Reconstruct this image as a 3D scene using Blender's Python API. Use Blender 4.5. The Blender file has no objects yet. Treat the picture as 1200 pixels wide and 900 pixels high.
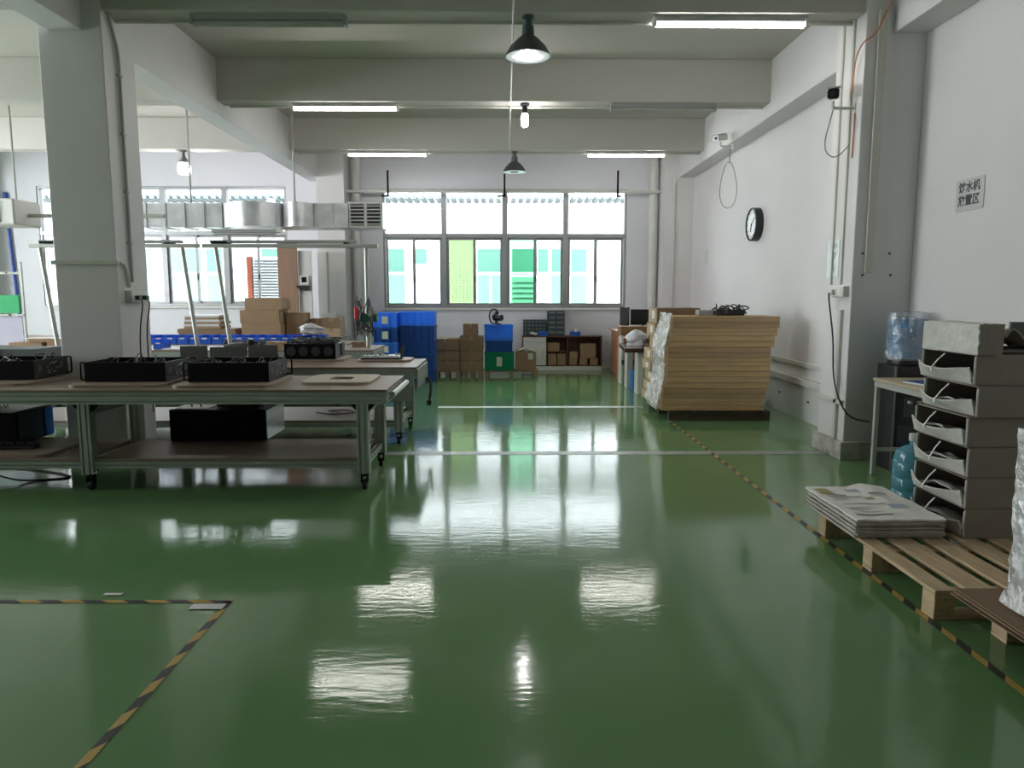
import bpy, bmesh, math, random
from mathutils import Vector, Matrix, noise
R = math.radians
random.seed(7)
SC = bpy.context.scene
COL = SC.collection

# ------------------------------------------------------------------ camera
cd = bpy.data.cameras.new('camera'); cam = bpy.data.objects.new('camera', cd); COL.objects.link(cam)
cam.location = (0, 0, 1.5); cam.rotation_euler = (R(90 - 7.042), 0, R(-0.535))
cd.sensor_width = 36; cd.lens = 25.5; cd.clip_end = 200
SC.camera = cam
# ------------------------------------------------------------------ sky, exposure
w = bpy.data.worlds.new('overcast_sky'); SC.world = w; w.use_nodes = True
bg = w.node_tree.nodes['Background']; bg.inputs[0].default_value = (0.93, 0.97, 1.0, 1); bg.inputs[1].default_value = 8.5
SC.view_settings.view_transform = 'Standard'; SC.view_settings.look = 'None'
SC.view_settings.gamma = 1; SC.view_settings.use_curve_mapping = False
SC.view_settings.exposure = 1.25
SC.cycles.use_denoising = True; SC.cycles.max_bounces = 10; SC.cycles.diffuse_bounces = 6
SC.cycles.transparent_max_bounces = 16; SC.cycles.sample_clamp_indirect = 6
SC.cycles.caustics_reflective = False; SC.cycles.caustics_refractive = False

def portal(name, loc, rot, sx, sy):             # samples the daylight through a window opening, emits nothing itself
    l = bpy.data.lights.new(name, 'AREA'); l.shape = 'RECTANGLE'; l.size = sx; l.size_y = sy
    l.cycles.is_portal = True
    o = bpy.data.objects.new(name, l); COL.objects.link(o); o.location = loc; o.rotation_euler = rot
portal('window_daylight', (0, 15.0, 2.4), (R(-90), 0, 0), 4.9, 2.4)
portal('window_daylight', (-6.8, 15.0, 2.4), (R(-90), 0, 0), 4.95, 2.4)

# ------------------------------------------------------------------ materials
MATS = {}
def mat(name, col, rough=.5, metal=0, var=.08, scale=6, bump=0, bscale=60, spec=.5, stretch=(1, 1, 1), col2=None, emit=0, bdist=.01):
    if name in MATS: return MATS[name]
    m = bpy.data.materials.new(name); m.use_nodes = True; MATS[name] = m
    nt = m.node_tree; b = nt.nodes['Principled BSDF']
    b.inputs['Roughness'].default_value = rough; b.inputs['Metallic'].default_value = metal
    b.inputs['Specular IOR Level'].default_value = spec
    tc = nt.nodes.new('ShaderNodeTexCoord'); mp = nt.nodes.new('ShaderNodeMapping')
    mp.inputs['Scale'].default_value = stretch
    nt.links.new(tc.outputs['Object'], mp.inputs[0])
    n = nt.nodes.new('ShaderNodeTexNoise'); n.inputs['Scale'].default_value = scale; n.inputs['Detail'].default_value = 5
    nt.links.new(mp.outputs[0], n.inputs['Vector'])
    r = nt.nodes.new('ShaderNodeValToRGB'); r.color_ramp.elements[0].position = .3; r.color_ramp.elements[1].position = .7
    a = [max(0, c * (1 - var)) for c in col]; c2 = col2 or [min(1, c * (1 + var)) for c in col]
    r.color_ramp.elements[0].color = (*a, 1); r.color_ramp.elements[1].color = (*c2, 1)
    nt.links.new(n.outputs[0], r.inputs[0]); nt.links.new(r.outputs[0], b.inputs['Base Color'])
    if bump:
        n2 = nt.nodes.new('ShaderNodeTexNoise'); n2.inputs['Scale'].default_value = bscale; n2.inputs['Detail'].default_value = 4
        nt.links.new(mp.outputs[0], n2.inputs['Vector'])
        bp = nt.nodes.new('ShaderNodeBump'); bp.inputs['Strength'].default_value = bump; bp.inputs['Distance'].default_value = bdist
        nt.links.new(n2.outputs[0], bp.inputs['Height']); nt.links.new(bp.outputs[0], b.inputs['Normal'])
    if emit:
        b.inputs['Emission Color'].default_value = (*col, 1); b.inputs['Emission Strength'].default_value = emit
    return m

def sheet_mat(name, tint, clear, rough, bump=0, bscale=20, white=None):
    """thin clear sheet: part see-through, part gloss (and part milky)"""
    m = bpy.data.materials.new(name); m.use_nodes = True; nt = m.node_tree; nt.nodes.clear()
    out = nt.nodes.new('ShaderNodeOutputMaterial'); tr = nt.nodes.new('ShaderNodeBsdfTransparent'); tr.inputs[0].default_value = (*tint, 1)
    gl = nt.nodes.new('ShaderNodeBsdfGlossy'); gl.inputs['Roughness'].default_value = rough
    fr = nt.nodes.new('ShaderNodeFresnel'); fr.inputs[0].default_value = 1.45
    mx = nt.nodes.new('ShaderNodeMixShader')
    base = tr
    if white:
        tc = nt.nodes.new('ShaderNodeTexCoord'); nz = nt.nodes.new('ShaderNodeTexNoise'); nz.inputs['Scale'].default_value = bscale * .6; nz.inputs['Detail'].default_value = 6
        nt.links.new(tc.outputs['Object'], nz.inputs['Vector'])
        rp = nt.nodes.new('ShaderNodeValToRGB'); rp.color_ramp.elements[0].position = .42; rp.color_ramp.elements[1].position = .62
        rp.color_ramp.elements[0].color = (white[3] * .5,) * 3 + (1,); rp.color_ramp.elements[1].color = (white[3],) * 3 + (1,)
        nt.links.new(nz.outputs[0], rp.inputs[0])
        df = nt.nodes.new('ShaderNodeBsdfDiffuse'); df.inputs[0].default_value = (*white[:3], 1)
        m2 = nt.nodes.new('ShaderNodeMixShader'); nt.links.new(rp.outputs[0], m2.inputs[0])
        nt.links.new(tr.outputs[0], m2.inputs[1]); nt.links.new(df.outputs[0], m2.inputs[2]); base = m2
    if bump:
        tc = nt.nodes.new('ShaderNodeTexCoord'); nz = nt.nodes.new('ShaderNodeTexNoise'); nz.inputs['Scale'].default_value = bscale; nz.inputs['Detail'].default_value = 5
        nt.links.new(tc.outputs['Object'], nz.inputs['Vector'])
        bp = nt.nodes.new('ShaderNodeBump'); bp.inputs['Strength'].default_value = bump; bp.inputs['Distance'].default_value = .03
        nt.links.new(nz.outputs[0], bp.inputs['Height']); nt.links.new(bp.outputs[0], gl.inputs['Normal']); nt.links.new(bp.outputs[0], fr.inputs['Normal'])
    if clear is None: nt.links.new(fr.outputs[0], mx.inputs[0])
    else: mx.inputs[0].default_value = clear
    nt.links.new(base.outputs[0], mx.inputs[1]); nt.links.new(gl.outputs[0], mx.inputs[2]); nt.links.new(mx.outputs[0], out.inputs[0])
    MATS[name] = m; return m

def floor_mat():
    m = bpy.data.materials.new('green_epoxy'); m.use_nodes = True; nt = m.node_tree; b = nt.nodes['Principled BSDF']
    N = nt.nodes.new; L = nt.links.new
    tc = N('ShaderNodeTexCoord')
    def nz(scale, stretch=(1, 1, 1), det=5, rot=0):
        mp = N('ShaderNodeMapping'); mp.inputs['Scale'].default_value = stretch; mp.inputs['Rotation'].default_value = (0, 0, rot)
        L(tc.outputs['Object'], mp.inputs[0]); n = N('ShaderNodeTexNoise'); n.inputs['Scale'].default_value = scale; n.inputs['Detail'].default_value = det
        L(mp.outputs[0], n.inputs['Vector']); return n
    def ramp(src, p0, c0, p1, c1):
        r = N('ShaderNodeValToRGB'); e = r.color_ramp.elements; e[0].position = p0; e[1].position = p1
        e[0].color = (*c0, 1) if hasattr(c0, '__len__') else (c0, c0, c0, 1); e[1].color = (*c1, 1) if hasattr(c1, '__len__') else (c1, c1, c1, 1)
        L(src.outputs[0], r.inputs[0]); return r
    base = ramp(nz(.5), .3, (.118, .24, .095), .75, (.155, .285, .128))
    # worn scratches: thin lines of two voronoi-edge layers plus long streaks
    cur = base
    for sc, st, rot, col, width in ((1.1, (1, .22, 1), .35, (.17, .26, .16), .006), (1.6, (.2, 1, 1), .2, (.15, .24, .15), .004)):
        mp = N('ShaderNodeMapping'); mp.inputs['Scale'].default_value = st; mp.inputs['Rotation'].default_value = (0, 0, rot)
        L(tc.outputs['Object'], mp.inputs[0])
        wn = N('ShaderNodeTexNoise'); wn.inputs['Scale'].default_value = .9; L(mp.outputs[0], wn.inputs['Vector'])
        ad = N('ShaderNodeVectorMath'); ad.operation = 'MULTIPLY_ADD'; ad.inputs[1].default_value = (.5, .5, .5); L(wn.outputs['Color'], ad.inputs[0]); L(mp.outputs[0], ad.inputs[2])
        v = N('ShaderNodeTexVoronoi'); v.feature = 'DISTANCE_TO_EDGE'; v.inputs['Scale'].default_value = sc; L(ad.outputs[0], v.inputs['Vector'])
        r = ramp(v, 0, .55, width, 0)
        msk = ramp(nz(.8), .46, 0, .6, .8)
        mu = N('ShaderNodeMath'); mu.operation = 'MULTIPLY'; L(r.outputs[0], mu.inputs[0]); L(msk.outputs[0], mu.inputs[1])
        mx = N('ShaderNodeMix'); mx.data_type = 'RGBA'; L(mu.outputs[0], mx.inputs[0]); L(cur.outputs[2 if cur.bl_idname == 'ShaderNodeMix' else 0], mx.inputs[6]); mx.inputs[7].default_value = (*col, 1)
        cur = mx
    L(cur.outputs[2], b.inputs['Base Color'])
    rr = ramp(nz(1.3, (1, .5, 1)), .3, .06, .75, .11); L(rr.outputs[0], b.inputs['Roughness'])
    b.inputs['Specular IOR Level'].default_value = .38
    b1 = N('ShaderNodeBump'); b1.inputs['Strength'].default_value = .025; b1.inputs['Distance'].default_value = .05; L(nz(2.2, (1, 1, 1), 2).outputs[0], b1.inputs['Height'])
    b2 = N('ShaderNodeBump'); b2.inputs['Strength'].default_value = .03; b2.inputs['Distance'].default_value = .006; L(nz(14, (1, .5, 1), 4, .4).outputs[0], b2.inputs['Height']); L(b1.outputs[0], b2.inputs['Normal'])
    b3 = N('ShaderNodeBump'); b3.inputs['Strength'].default_value = .25; b3.inputs['Distance'].default_value = .003; L(nz(26, (.25, 1, 1), 6, -.25).outputs[0], b3.inputs['Height']); L(b2.outputs[0], b3.inputs['Normal'])
    L(b3.outputs[0], b.inputs['Normal'])
    return m

def hazard_mat():
    m = bpy.data.materials.new('hazard_tape'); m.use_nodes = True; nt = m.node_tree; b = nt.nodes['Principled BSDF']
    uv = nt.nodes.new('ShaderNodeUVMap'); sp = nt.nodes.new('ShaderNodeSeparateXYZ'); nt.links.new(uv.outputs[0], sp.inputs[0])
    a = nt.nodes.new('ShaderNodeMath'); a.operation = 'ADD'; nt.links.new(sp.outputs[0], a.inputs[0]); nt.links.new(sp.outputs[1], a.inputs[1])
    f = nt.nodes.new('ShaderNodeMath'); f.operation = 'FRACT'; nt.links.new(a.outputs[0], f.inputs[0])
    g = nt.nodes.new('ShaderNodeMath'); g.operation = 'GREATER_THAN'; g.inputs[1].default_value = .5; nt.links.new(f.outputs[0], g.inputs[0])
    mx = nt.nodes.new('ShaderNodeMix'); mx.data_type = 'RGBA'; nt.links.new(g.outputs[0], mx.inputs[0])
    mx.inputs[6].default_value = (.50, .33, .08, 1); mx.inputs[7].default_value = (.035, .035, .035, 1)
    nt.links.new(mx.outputs[2], b.inputs['Base Color']); b.inputs['Roughness'].default_value = .45
    return m

def stripes_mat(name, axis, freq, c1, c2, rough=.6):
    """corrugated paper / printed newsprint style bands along one object axis"""
    m = bpy.data.materials.new(name); m.use_nodes = True; nt = m.node_tree; b = nt.nodes['Principled BSDF']; b.inputs['Roughness'].default_value = rough
    tc = nt.nodes.new('ShaderNodeTexCoord'); wv = nt.nodes.new('ShaderNodeTexWave'); wv.bands_direction = axis; wv.inputs['Scale'].default_value = freq; wv.inputs['Distortion'].default_value = .4
    nt.links.new(tc.outputs['Object'], wv.inputs['Vector'])
    r = nt.nodes.new('ShaderNodeValToRGB'); r.color_ramp.elements[0].color = (*c1, 1); r.color_ramp.elements[1].color = (*c2, 1)
    nt.links.new(wv.outputs[0], r.inputs[0]); nt.links.new(r.outputs[0], b.inputs['Base Color']); return m

def news_mat():
    m = bpy.data.materials.new('newsprint'); m.use_nodes = True; nt = m.node_tree; b = nt.nodes['Principled BSDF']; b.inputs['Roughness'].default_value = .8
    tc = nt.nodes.new('ShaderNodeTexCoord')
    br = nt.nodes.new('ShaderNodeTexBrick'); br.inputs['Scale'].default_value = 9; br.inputs['Mortar Size'].default_value = .03
    br.inputs['Color1'].default_value = (.86, .84, .80, 1); br.inputs['Color2'].default_value = (.80, .78, .75, 1); br.inputs['Mortar'].default_value = (.88, .86, .82, 1)
    nt.links.new(tc.outputs['Object'], br.inputs['Vector'])
    wv = nt.nodes.new('ShaderNodeTexWave'); wv.bands_direction = 'Y'; wv.inputs['Scale'].default_value = 30; nt.links.new(tc.outputs['Object'], wv.inputs['Vector'])
    mx = nt.nodes.new('ShaderNodeMix'); mx.data_type = 'RGBA'; mx.blend_type = 'MULTIPLY'; mx.inputs[0].default_value = .18
    nt.links.new(br.outputs[0], mx.inputs[6]); nt.links.new(wv.outputs['Color'], mx.inputs[7]); nt.links.new(mx.outputs[2], b.inputs['Base Color'])
    return m

M = dict(
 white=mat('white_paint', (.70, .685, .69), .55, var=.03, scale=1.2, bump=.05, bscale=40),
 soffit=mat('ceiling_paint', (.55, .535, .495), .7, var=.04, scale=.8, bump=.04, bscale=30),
 wallback=mat('lilac_white_paint', (.72, .72, .77), .6, var=.03, scale=1),
 kick=mat('kick_plaster', (.58, .60, .58), .6, var=.05, scale=3),
 plinth=mat('worn_plaster_plinth', (.36, .31, .25), .8, var=.3, scale=7, col2=(.62, .60, .55), bump=.2),
 pvc=mat('pvc_trunking', (.60, .59, .54), .45, var=.04),
 conduit=mat('grey_conduit', (.42, .43, .40), .45, var=.05),
 line=mat('floor_line_paint', (.30, .33, .31), .4, var=.25, scale=9),
 alu=mat('aluminium_profile', (.42, .44, .41), .42, .55, var=.05, scale=3, stretch=(1, 1, 1)),
 alud=mat('profile_slot', (.05, .05, .05), .6),
 frame=mat('window_aluminium', (.36, .37, .38), .4, .5, var=.04),
 galv=mat('galvanised_sheet', (.72, .73, .76), .34, .6, var=.16, scale=5, bump=.12, bscale=9, bdist=.02),
 steel=mat('brushed_steel', (.5, .5, .5), .3, .9, var=.06),
 blackm=mat('black_powder_coat', (.003, .003, .004), .6, var=.1, spec=.15),
 blackp=mat('black_plastic', (.018, .018, .02), .4, var=.1),
 rubber=mat('black_rubber', (.012, .012, .012), .6),
 greyp=mat('grey_sheet_metal', (.11, .12, .12), .45, .2, var=.05),
 ply=mat('wood_laminate', (.23, .165, .125), .45, var=.14, scale=5, stretch=(.7, 8, 8)),
 board=mat('pale_plywood', (.34, .26, .20), .5, var=.1, scale=5, stretch=(1, 7, 7)),
 mdf=mat('birch_board', (.46, .40, .31), .55, var=.06, scale=5),
 card=mat('cardboard', (.33, .22, .125), .75, var=.08, scale=3, bump=.04, bscale=30),
 cardd=mat('cardboard_dark', (.23, .15, .088), .75, var=.1, scale=3),
 cardl=mat('cardboard_pale', (.42, .31, .19), .75, var=.08, scale=3),
 olive=mat('carton_under_film', (.62, .39, .18), .45, var=.16, scale=3, stretch=(.6, 1, 9)),
 ctape=mat('packing_tape', (.30, .21, .12), .3, var=.05),
 paper=mat('white_paper', (.72, .72, .70), .7, var=.04),
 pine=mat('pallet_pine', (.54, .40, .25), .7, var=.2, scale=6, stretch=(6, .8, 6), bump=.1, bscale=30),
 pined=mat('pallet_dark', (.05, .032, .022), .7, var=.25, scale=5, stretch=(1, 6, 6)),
 felt=mat('grey_fabric', (.31, .27, .23), .85, var=.07, scale=5, bump=.12, bscale=14, bdist=.02),
 feltl=mat('pale_grey_fabric', (.60, .59, .56), .75, var=.08, scale=6, bump=.5, bscale=11, bdist=.03),
 strap=mat('white_strap', (.75, .76, .76), .45),
 salmon=mat('salmon_laminate', (.52, .22, .13), .45, var=.07, scale=4, stretch=(6, 6, 1)),
 dwood=mat('dark_wood', (.05, .02, .016), .22, var=.15, scale=5),
 brownw=mat('brown_wood', (.23, .115, .035), .5, var=.2, scale=5, stretch=(1, 8, 8)),
 redbrown=mat('red_brown_laminate', (.13, .05, .035), .45, var=.1),
 panelw=mat('wood_panel', (.30, .18, .12), .5, var=.1, scale=3, stretch=(6, 6, .8)),
 offw=mat('off_white_plastic', (.66, .66, .63), .45, var=.03),
 greend=mat('green_board', (.0, .42, .13), .5, var=.03),
 pipeb=mat('blue_pipe', (.02, .07, .38), .4),
 lilac=mat('lilac_panel', (.50, .50, .62), .5, var=.03),
 ored=mat('orange_red_paint', (.22, .045, .02), .5, var=.05),
 screen=mat('dark_screen', (.01, .011, .012), .15),
 jug=mat('blue_jug_plastic', (.10, .26, .46), .18, var=.05),
 jugt=mat('teal_jug_plastic', (.09, .28, .36), .15, var=.05),
 red=mat('red_plastic', (.5, .02, .03), .4),
 orange=mat('orange_cable', (.62, .22, .08), .5),
 cable=mat('grey_cable', (.25, .24, .22), .5),
 wires=mat('dark_wires', (.05, .02, .02), .5, var=.6, scale=25, col2=(.20, .03, .03)),
 wiresk=mat('black_wires', (.015, .015, .015), .5, var=.5, scale=30, col2=(.10, .10, .10)),
 lampgrey=mat('lamp_shade_metal', (.16, .17, .17), .35, .6),
 lampin=mat('lamp_reflector', (.62, .63, .66), .35, .3),
 teal=mat('lamp_neck_teal', (.06, .10, .10), .5),
 bulb=mat('lit_bulb', (1, .97, .95), .4, emit=105, var=0),
 bulbs=mat('lit_small_bulb', (1, .97, .95), .4, emit=40, var=0),
 tube=mat('lit_tube', (1, .98, .92), .4, emit=24, var=0),
 tubeoff=mat('unlit_tube', (.42, .43, .40), .3),
 housing=mat('lamp_housing', (.33, .34, .33), .5, var=.03),
 bulboff=mat('unlit_bulb', (.45, .44, .36), .3),
 facade=mat('facade_paint', (.40, .40, .41), .7, var=.03),
 facadew=mat('facade_green_glass', (.038, .10, .078), .25, var=.10, scale=.8),
 facadel=mat('facade_pale_green_glass', (.07, .165, .105), .3, var=.12, scale=.8),
 lou=mat('facade_louvre', (.30, .25, .29), .6, var=.02),
 loug=mat('facade_green_louvre', (.05, .12, .085), .5, var=.04),
 yard=mat('yard_concrete', (.4, .4, .39), .8, var=.1, scale=1),
 cooler=mat('cooler_grey', (.045, .06, .065), .5, var=.05),
 ink=mat('black_ink', (.015, .015, .018), .6),
 label=mat('pale_green_label', (.50, .55, .42), .6),
 pcb=mat('pcb_pale', (.55, .62, .66), .35, var=.2, scale=30),
 clockf=mat('clock_face', (.80, .84, .83), .2),
 lemon=mat('mustard_print', (.34, .32, .14), .7), bluepr=mat('blue_print', (.38, .44, .52), .7), bagw=mat('white_bag', (.62, .63, .66), .5, bump=.4, bscale=10),
 fold=mat('newspaper_edge', (.50, .46, .42), .85, var=.25, scale=20, stretch=(1, 1, 12)),
 tan=mat('tan_panel', (.35, .28, .22), .6),
)
M['floor'] = floor_mat(); M['hazard'] = hazard_mat(); M['olive2'] = mat('carton_under_film_darker', (.47, .29, .13), .45, var=.16, scale=3, stretch=(.6, 1, 9)); M['news'] = news_mat()
M['glass'] = sheet_mat('window_glass', (.93, .96, .95), None, .02)
M['glassg'] = sheet_mat('green_tinted_glass', (.47, .56, .40), None, .05)
M['glassg2'] = sheet_mat('teal_tinted_glass', (.55, .80, .66), None, .05)
def plastic(name, col, fac=.5):       # thin polypropylene: part of the daylight passes through the walls
    m = bpy.data.materials.new(name); m.use_nodes = True; nt = m.node_tree; b = nt.nodes['Principled BSDF']; out = nt.nodes['Material Output']
    b.inputs['Base Color'].default_value = (*col, 1); b.inputs['Roughness'].default_value = .4
    tl = nt.nodes.new('ShaderNodeBsdfTranslucent'); tl.inputs[0].default_value = (*[min(1, c * 1.25) for c in col], 1)
    mx = nt.nodes.new('ShaderNodeMixShader'); mx.inputs[0].default_value = fac
    nt.links.new(b.outputs[0], mx.inputs[1]); nt.links.new(tl.outputs[0], mx.inputs[2]); nt.links.new(mx.outputs[0], out.inputs[0])
    return m
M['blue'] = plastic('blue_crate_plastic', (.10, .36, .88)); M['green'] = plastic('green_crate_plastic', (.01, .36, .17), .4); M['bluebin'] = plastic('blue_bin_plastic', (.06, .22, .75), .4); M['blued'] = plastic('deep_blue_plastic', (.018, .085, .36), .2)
M['film'] = sheet_mat('stretch_film', (.96, .97, .97), .30, .10, 1.0, 24, (.85, .85, .85, .62))
M['filmthin'] = sheet_mat('thin_stretch_film', (.97, .97, .97), .05, .25, .6, 12, (.8, .8, .8, .07))
M['bag'] = sheet_mat('clear_bag', (.93, .95, .97), .16, .12, .9, 16, (.75, .8, .85, .22))
M['flute'] = stripes_mat('fluted_cardboard_edges', 'Z', 22, (.16, .09, .05), (.26, .16, .09))
M['pet'] = sheet_mat('clear_bottle', (.92, .95, .97), .25, .08)

# ------------------------------------------------------------------ mesh builder
class MB:
    def __init__(s): s.v = []; s.f = []; s.uv = None
    def add(s, vs, fs, mtx=None):
        o = len(s.v); s.v += [tuple(mtx @ Vector(p)) if mtx else tuple(p) for p in vs]; s.f += [tuple(i + o for i in f) for f in fs]; return s
    def box(s, x0, x1, y0, y1, z0, z1, mtx=None):
        vs = [(x, y, z) for z in (z0, z1) for y in (y0, y1) for x in (x0, x1)]
        return s.add(vs, [(0, 2, 3, 1), (4, 5, 7, 6), (0, 1, 5, 4), (2, 6, 7, 3), (0, 4, 6, 2), (1, 3, 7, 5)], mtx)
    def cb(s, c, sx, sy, sz, mtx=None):
        return s.box(c[0] - sx / 2, c[0] + sx / 2, c[1] - sy / 2, c[1] + sy / 2, c[2] - sz / 2, c[2] + sz / 2, mtx)
    def prism(s, poly, a, b, plane='xy', mtx=None):
        n = len(poly)
        def P(u, v, t): return {'xy': (u, v, t), 'xz': (u, t, v), 'yz': (t, u, v)}[plane]
        vs = [P(u, v, a) for u, v in poly] + [P(u, v, b) for u, v in poly]
        return s.add(vs, [tuple(range(n))[::-1], tuple(range(n, 2 * n))] + [(i, (i + 1) % n, n + (i + 1) % n, n + i) for i in range(n)], mtx)
    def lathe(s, prof, c=(0, 0, 0), n=20, mtx=None):
        vs = []; fs = []
        for r, z in prof:
            for i in range(n):
                a = 2 * math.pi * i / n; vs.append((c[0] + r * math.cos(a), c[1] + r * math.sin(a), c[2] + z))
        for k in range(len(prof) - 1):
            for i in range(n):
                j = (i + 1) % n; fs.append((k * n + i, k * n + j, (k + 1) * n + j, (k + 1) * n + i))
        if prof[0][0] > 1e-4: fs.append(tuple(range(n))[::-1])
        if prof[-1][0] > 1e-4: fs.append(tuple(range((len(prof) - 1) * n, len(prof) * n)))
        return s.add(vs, fs, mtx)
    def cyl(s, c, r, h, n=14, axis='z', r2=None):
        m = {'z': Matrix.Identity(4), 'x': Matrix.Rotation(R(90), 4, 'Y'), 'y': Matrix.Rotation(R(-90), 4, 'X')}[axis]
        return s.lathe([(r, 0), (r if r2 is None else r2, h)], n=n, mtx=Matrix.Translation(c) @ m)
    def tube(s, pts, r, n=7):
        pts = [Vector(p) for p in pts]
        if 4 <= len(pts) <= 10:          # round the bends of a short polyline
            q = pts; pts = []
            for i in range(len(q) - 1):
                a, b, c, e = q[max(0, i - 1)], q[i], q[i + 1], q[min(len(q) - 1, i + 2)]
                for s_ in range(4):
                    u = s_ / 4; pts.append(.5 * ((2 * b) + (c - a) * u + (2 * a - 5 * b + 4 * c - e) * u * u + (3 * b - a - 3 * c + e) * u ** 3))
            pts.append(q[-1])
        vs = []; fs = []; k = len(pts)
        up = Vector((0, 0, 1))
        for i, p in enumerate(pts):
            t = (pts[min(i + 1, k - 1)] - pts[max(i - 1, 0)]).normalized()
            if abs(t.dot(up)) > .95: up = Vector((1, 0, 0)) if abs(t.x) < .8 else Vector((0, 1, 0))
            x = t.cross(up).normalized(); y = x.cross(t).normalized(); up = y
            for j in range(n):
                a = 2 * math.pi * j / n; vs.append(p + x * (r * math.cos(a)) + y * (r * math.sin(a)))
        for i in range(k - 1):
            for j in range(n):
                q = (j + 1) % n; fs.append((i * n + j, i * n + q, (i + 1) * n + q, (i + 1) * n + j))
        fs += [tuple(range(n))[::-1], tuple(range((k - 1) * n, k * n))]
        return s.add(vs, fs)
    def slab(s, fn, nu, nv, th):            # sheet with a real thickness below fn
        k = (nu + 1) * (nv + 1); vs = [fn(i / nu, j / nv) for j in range(nv + 1) for i in range(nu + 1)]
        vs += [(p[0], p[1], p[2] - th) for p in vs]; fs = []
        for j in range(nv):
            for i in range(nu):
                a = j * (nu + 1) + i; q = (a, a + 1, a + nu + 2, a + nu + 1); fs += [q, tuple(x + k for x in q[::-1])]
        ring = list(range(nu + 1)) + [j * (nu + 1) + nu for j in range(1, nv + 1)] + [nv * (nu + 1) + i for i in range(nu - 1, -1, -1)] + [j * (nu + 1) for j in range(nv - 1, 0, -1)]
        fs += [(a, a + k, b + k, b) for a, b in zip(ring, ring[1:] + ring[:1])]
        return s.add(vs, fs)
    def grid(s, fn, nu, nv):
        vs = [fn(i / nu, j / nv) for j in range(nv + 1) for i in range(nu + 1)]
        return s.add(vs, [(j * (nu + 1) + i, j * (nu + 1) + i + 1, (j + 1) * (nu + 1) + i + 1, (j + 1) * (nu + 1) + i) for j in range(nv) for i in range(nu)])
    def profile(s, p0, p1, w=.088, slot=2, axis=None):
        """slotted aluminium extrusion between two points along one axis"""
        poly = []; h = w / 2; a = .006; d = .014
        xs = [(-w / 4), (w / 4)] if slot == 2 else [0]
        for k in range(4):
            ca, sa = [(1, 0), (0, 1), (-1, 0), (0, -1)][k]
            pts = [(-h, -h)]
            for x in xs: pts += [(x - a, -h), (x - a, -h + d), (x + a, -h + d), (x + a, -h)]
            poly += [(ca * u - sa * v, sa * u + ca * v) for u, v in pts]
        ax = axis or max('xyz', key=lambda c: abs(p1['xyz'.index(c)] - p0['xyz'.index(c)]))
        c = p0
        if ax == 'z': s.prism([(c[0] + u, c[1] + v) for u, v in poly], p0[2], p1[2], 'xy')
        if ax == 'y': s.prism([(c[0] + u, c[2] + v) for u, v in poly], p0[1], p1[1], 'xz')
        if ax == 'x': s.prism([(c[1] + u, c[2] + v) for u, v in poly], p0[0], p1[0], 'yz')
        return s
    def build(s, name, m, parent=None, bev=0, smooth=False, loc=None, solid=0, seg=1):
        me = bpy.data.meshes.new(name); me.from_pydata(s.v, [], s.f); me.update()
        if s.uv:
            l = me.uv_layers.new(name='UVMap')
            for p in me.polygons:
                for li in p.loop_indices: l.data[li].uv = s.uv[me.loops[li].vertex_index]
        bm = bmesh.new(); bm.from_mesh(me)
        if solid: bmesh.ops.solidify(bm, geom=bm.faces[:], thickness=solid)
        if not s.uv: bmesh.ops.recalc_face_normals(bm, faces=bm.faces[:])
        if bev: bmesh.ops.bevel(bm, geom=bm.edges[:], offset=bev, segments=seg, profile=.5, affect='EDGES', clamp_overlap=True)
        bm.to_mesh(me); bm.free()
        me.materials.append(m)
        if smooth:
            me.polygons.foreach_set('use_smooth', [True] * len(me.polygons)); me.set_sharp_from_angle(angle=R(38))
        o = bpy.data.objects.new(name, me); COL.objects.link(o)
        if parent: o.parent = parent
        if loc: o.location = loc
        return o

def tag(o, label=None, cat=None, group=None, kind=None):
    if label: o['label'] = label
    if cat: o['category'] = cat
    if group: o['group'] = group
    if kind: o['kind'] = kind
    return o
def thing(name, label, cat, loc=(0, 0, 0), rz=0, group=None, kind=None):
    o = bpy.data.objects.new(name, None); COL.objects.link(o); o.location = loc; o.rotation_euler = (0, 0, rz); o.empty_display_size = .1
    return tag(o, label, cat, group, kind)
def dup(root, loc=None, rz=None, label=None, group=None, scale=None):
    def cp(o, parent):
        c = o.copy(); COL.objects.link(c)
        if parent is not None: c.parent = parent
        for ch in list(KIDS.get(o.name, [])): cp(ch, c)
        return c
    KIDS = {}
    for o in root.children_recursive: KIDS.setdefault(o.parent.name, []).append(o)
    r = cp(root, None)
    if loc is not None: r.location = loc
    if rz is not None: r.rotation_euler = (0, 0, rz)
    if scale: r.scale = scale
    if label: r['label'] = label
    if group: r['group'] = group
    return r
def structure(o, label): return tag(o, label, None, None, 'structure')
def B(*a): return MB().box(*a)
def rrect(w, d, r, n=5, cx=0, cy=0):
    pts = []
    for k, (sx, sy) in enumerate(((1, 1), (-1, 1), (-1, -1), (1, -1))):
        for i in range(n + 1):
            a = R(90) * (k + i / n); pts.append((cx + sx * (w / 2 - r) + r * math.cos(a), cy + sy * (d / 2 - r) + r * math.sin(a)))
    return pts
def arc(c, r, a0, a1, n, plane='xz'):
    out = []
    for i in range(n + 1):
        a = R(a0 + (a1 - a0) * i / n); u, v = r * math.cos(a), r * math.sin(a)
        out.append({'xz': (c[0] + u, c[1], c[2] + v), 'yz': (c[0], c[1] + u, c[2] + v), 'xy': (c[0] + u, c[1] + v, c[2])}[plane])
    return out

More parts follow.
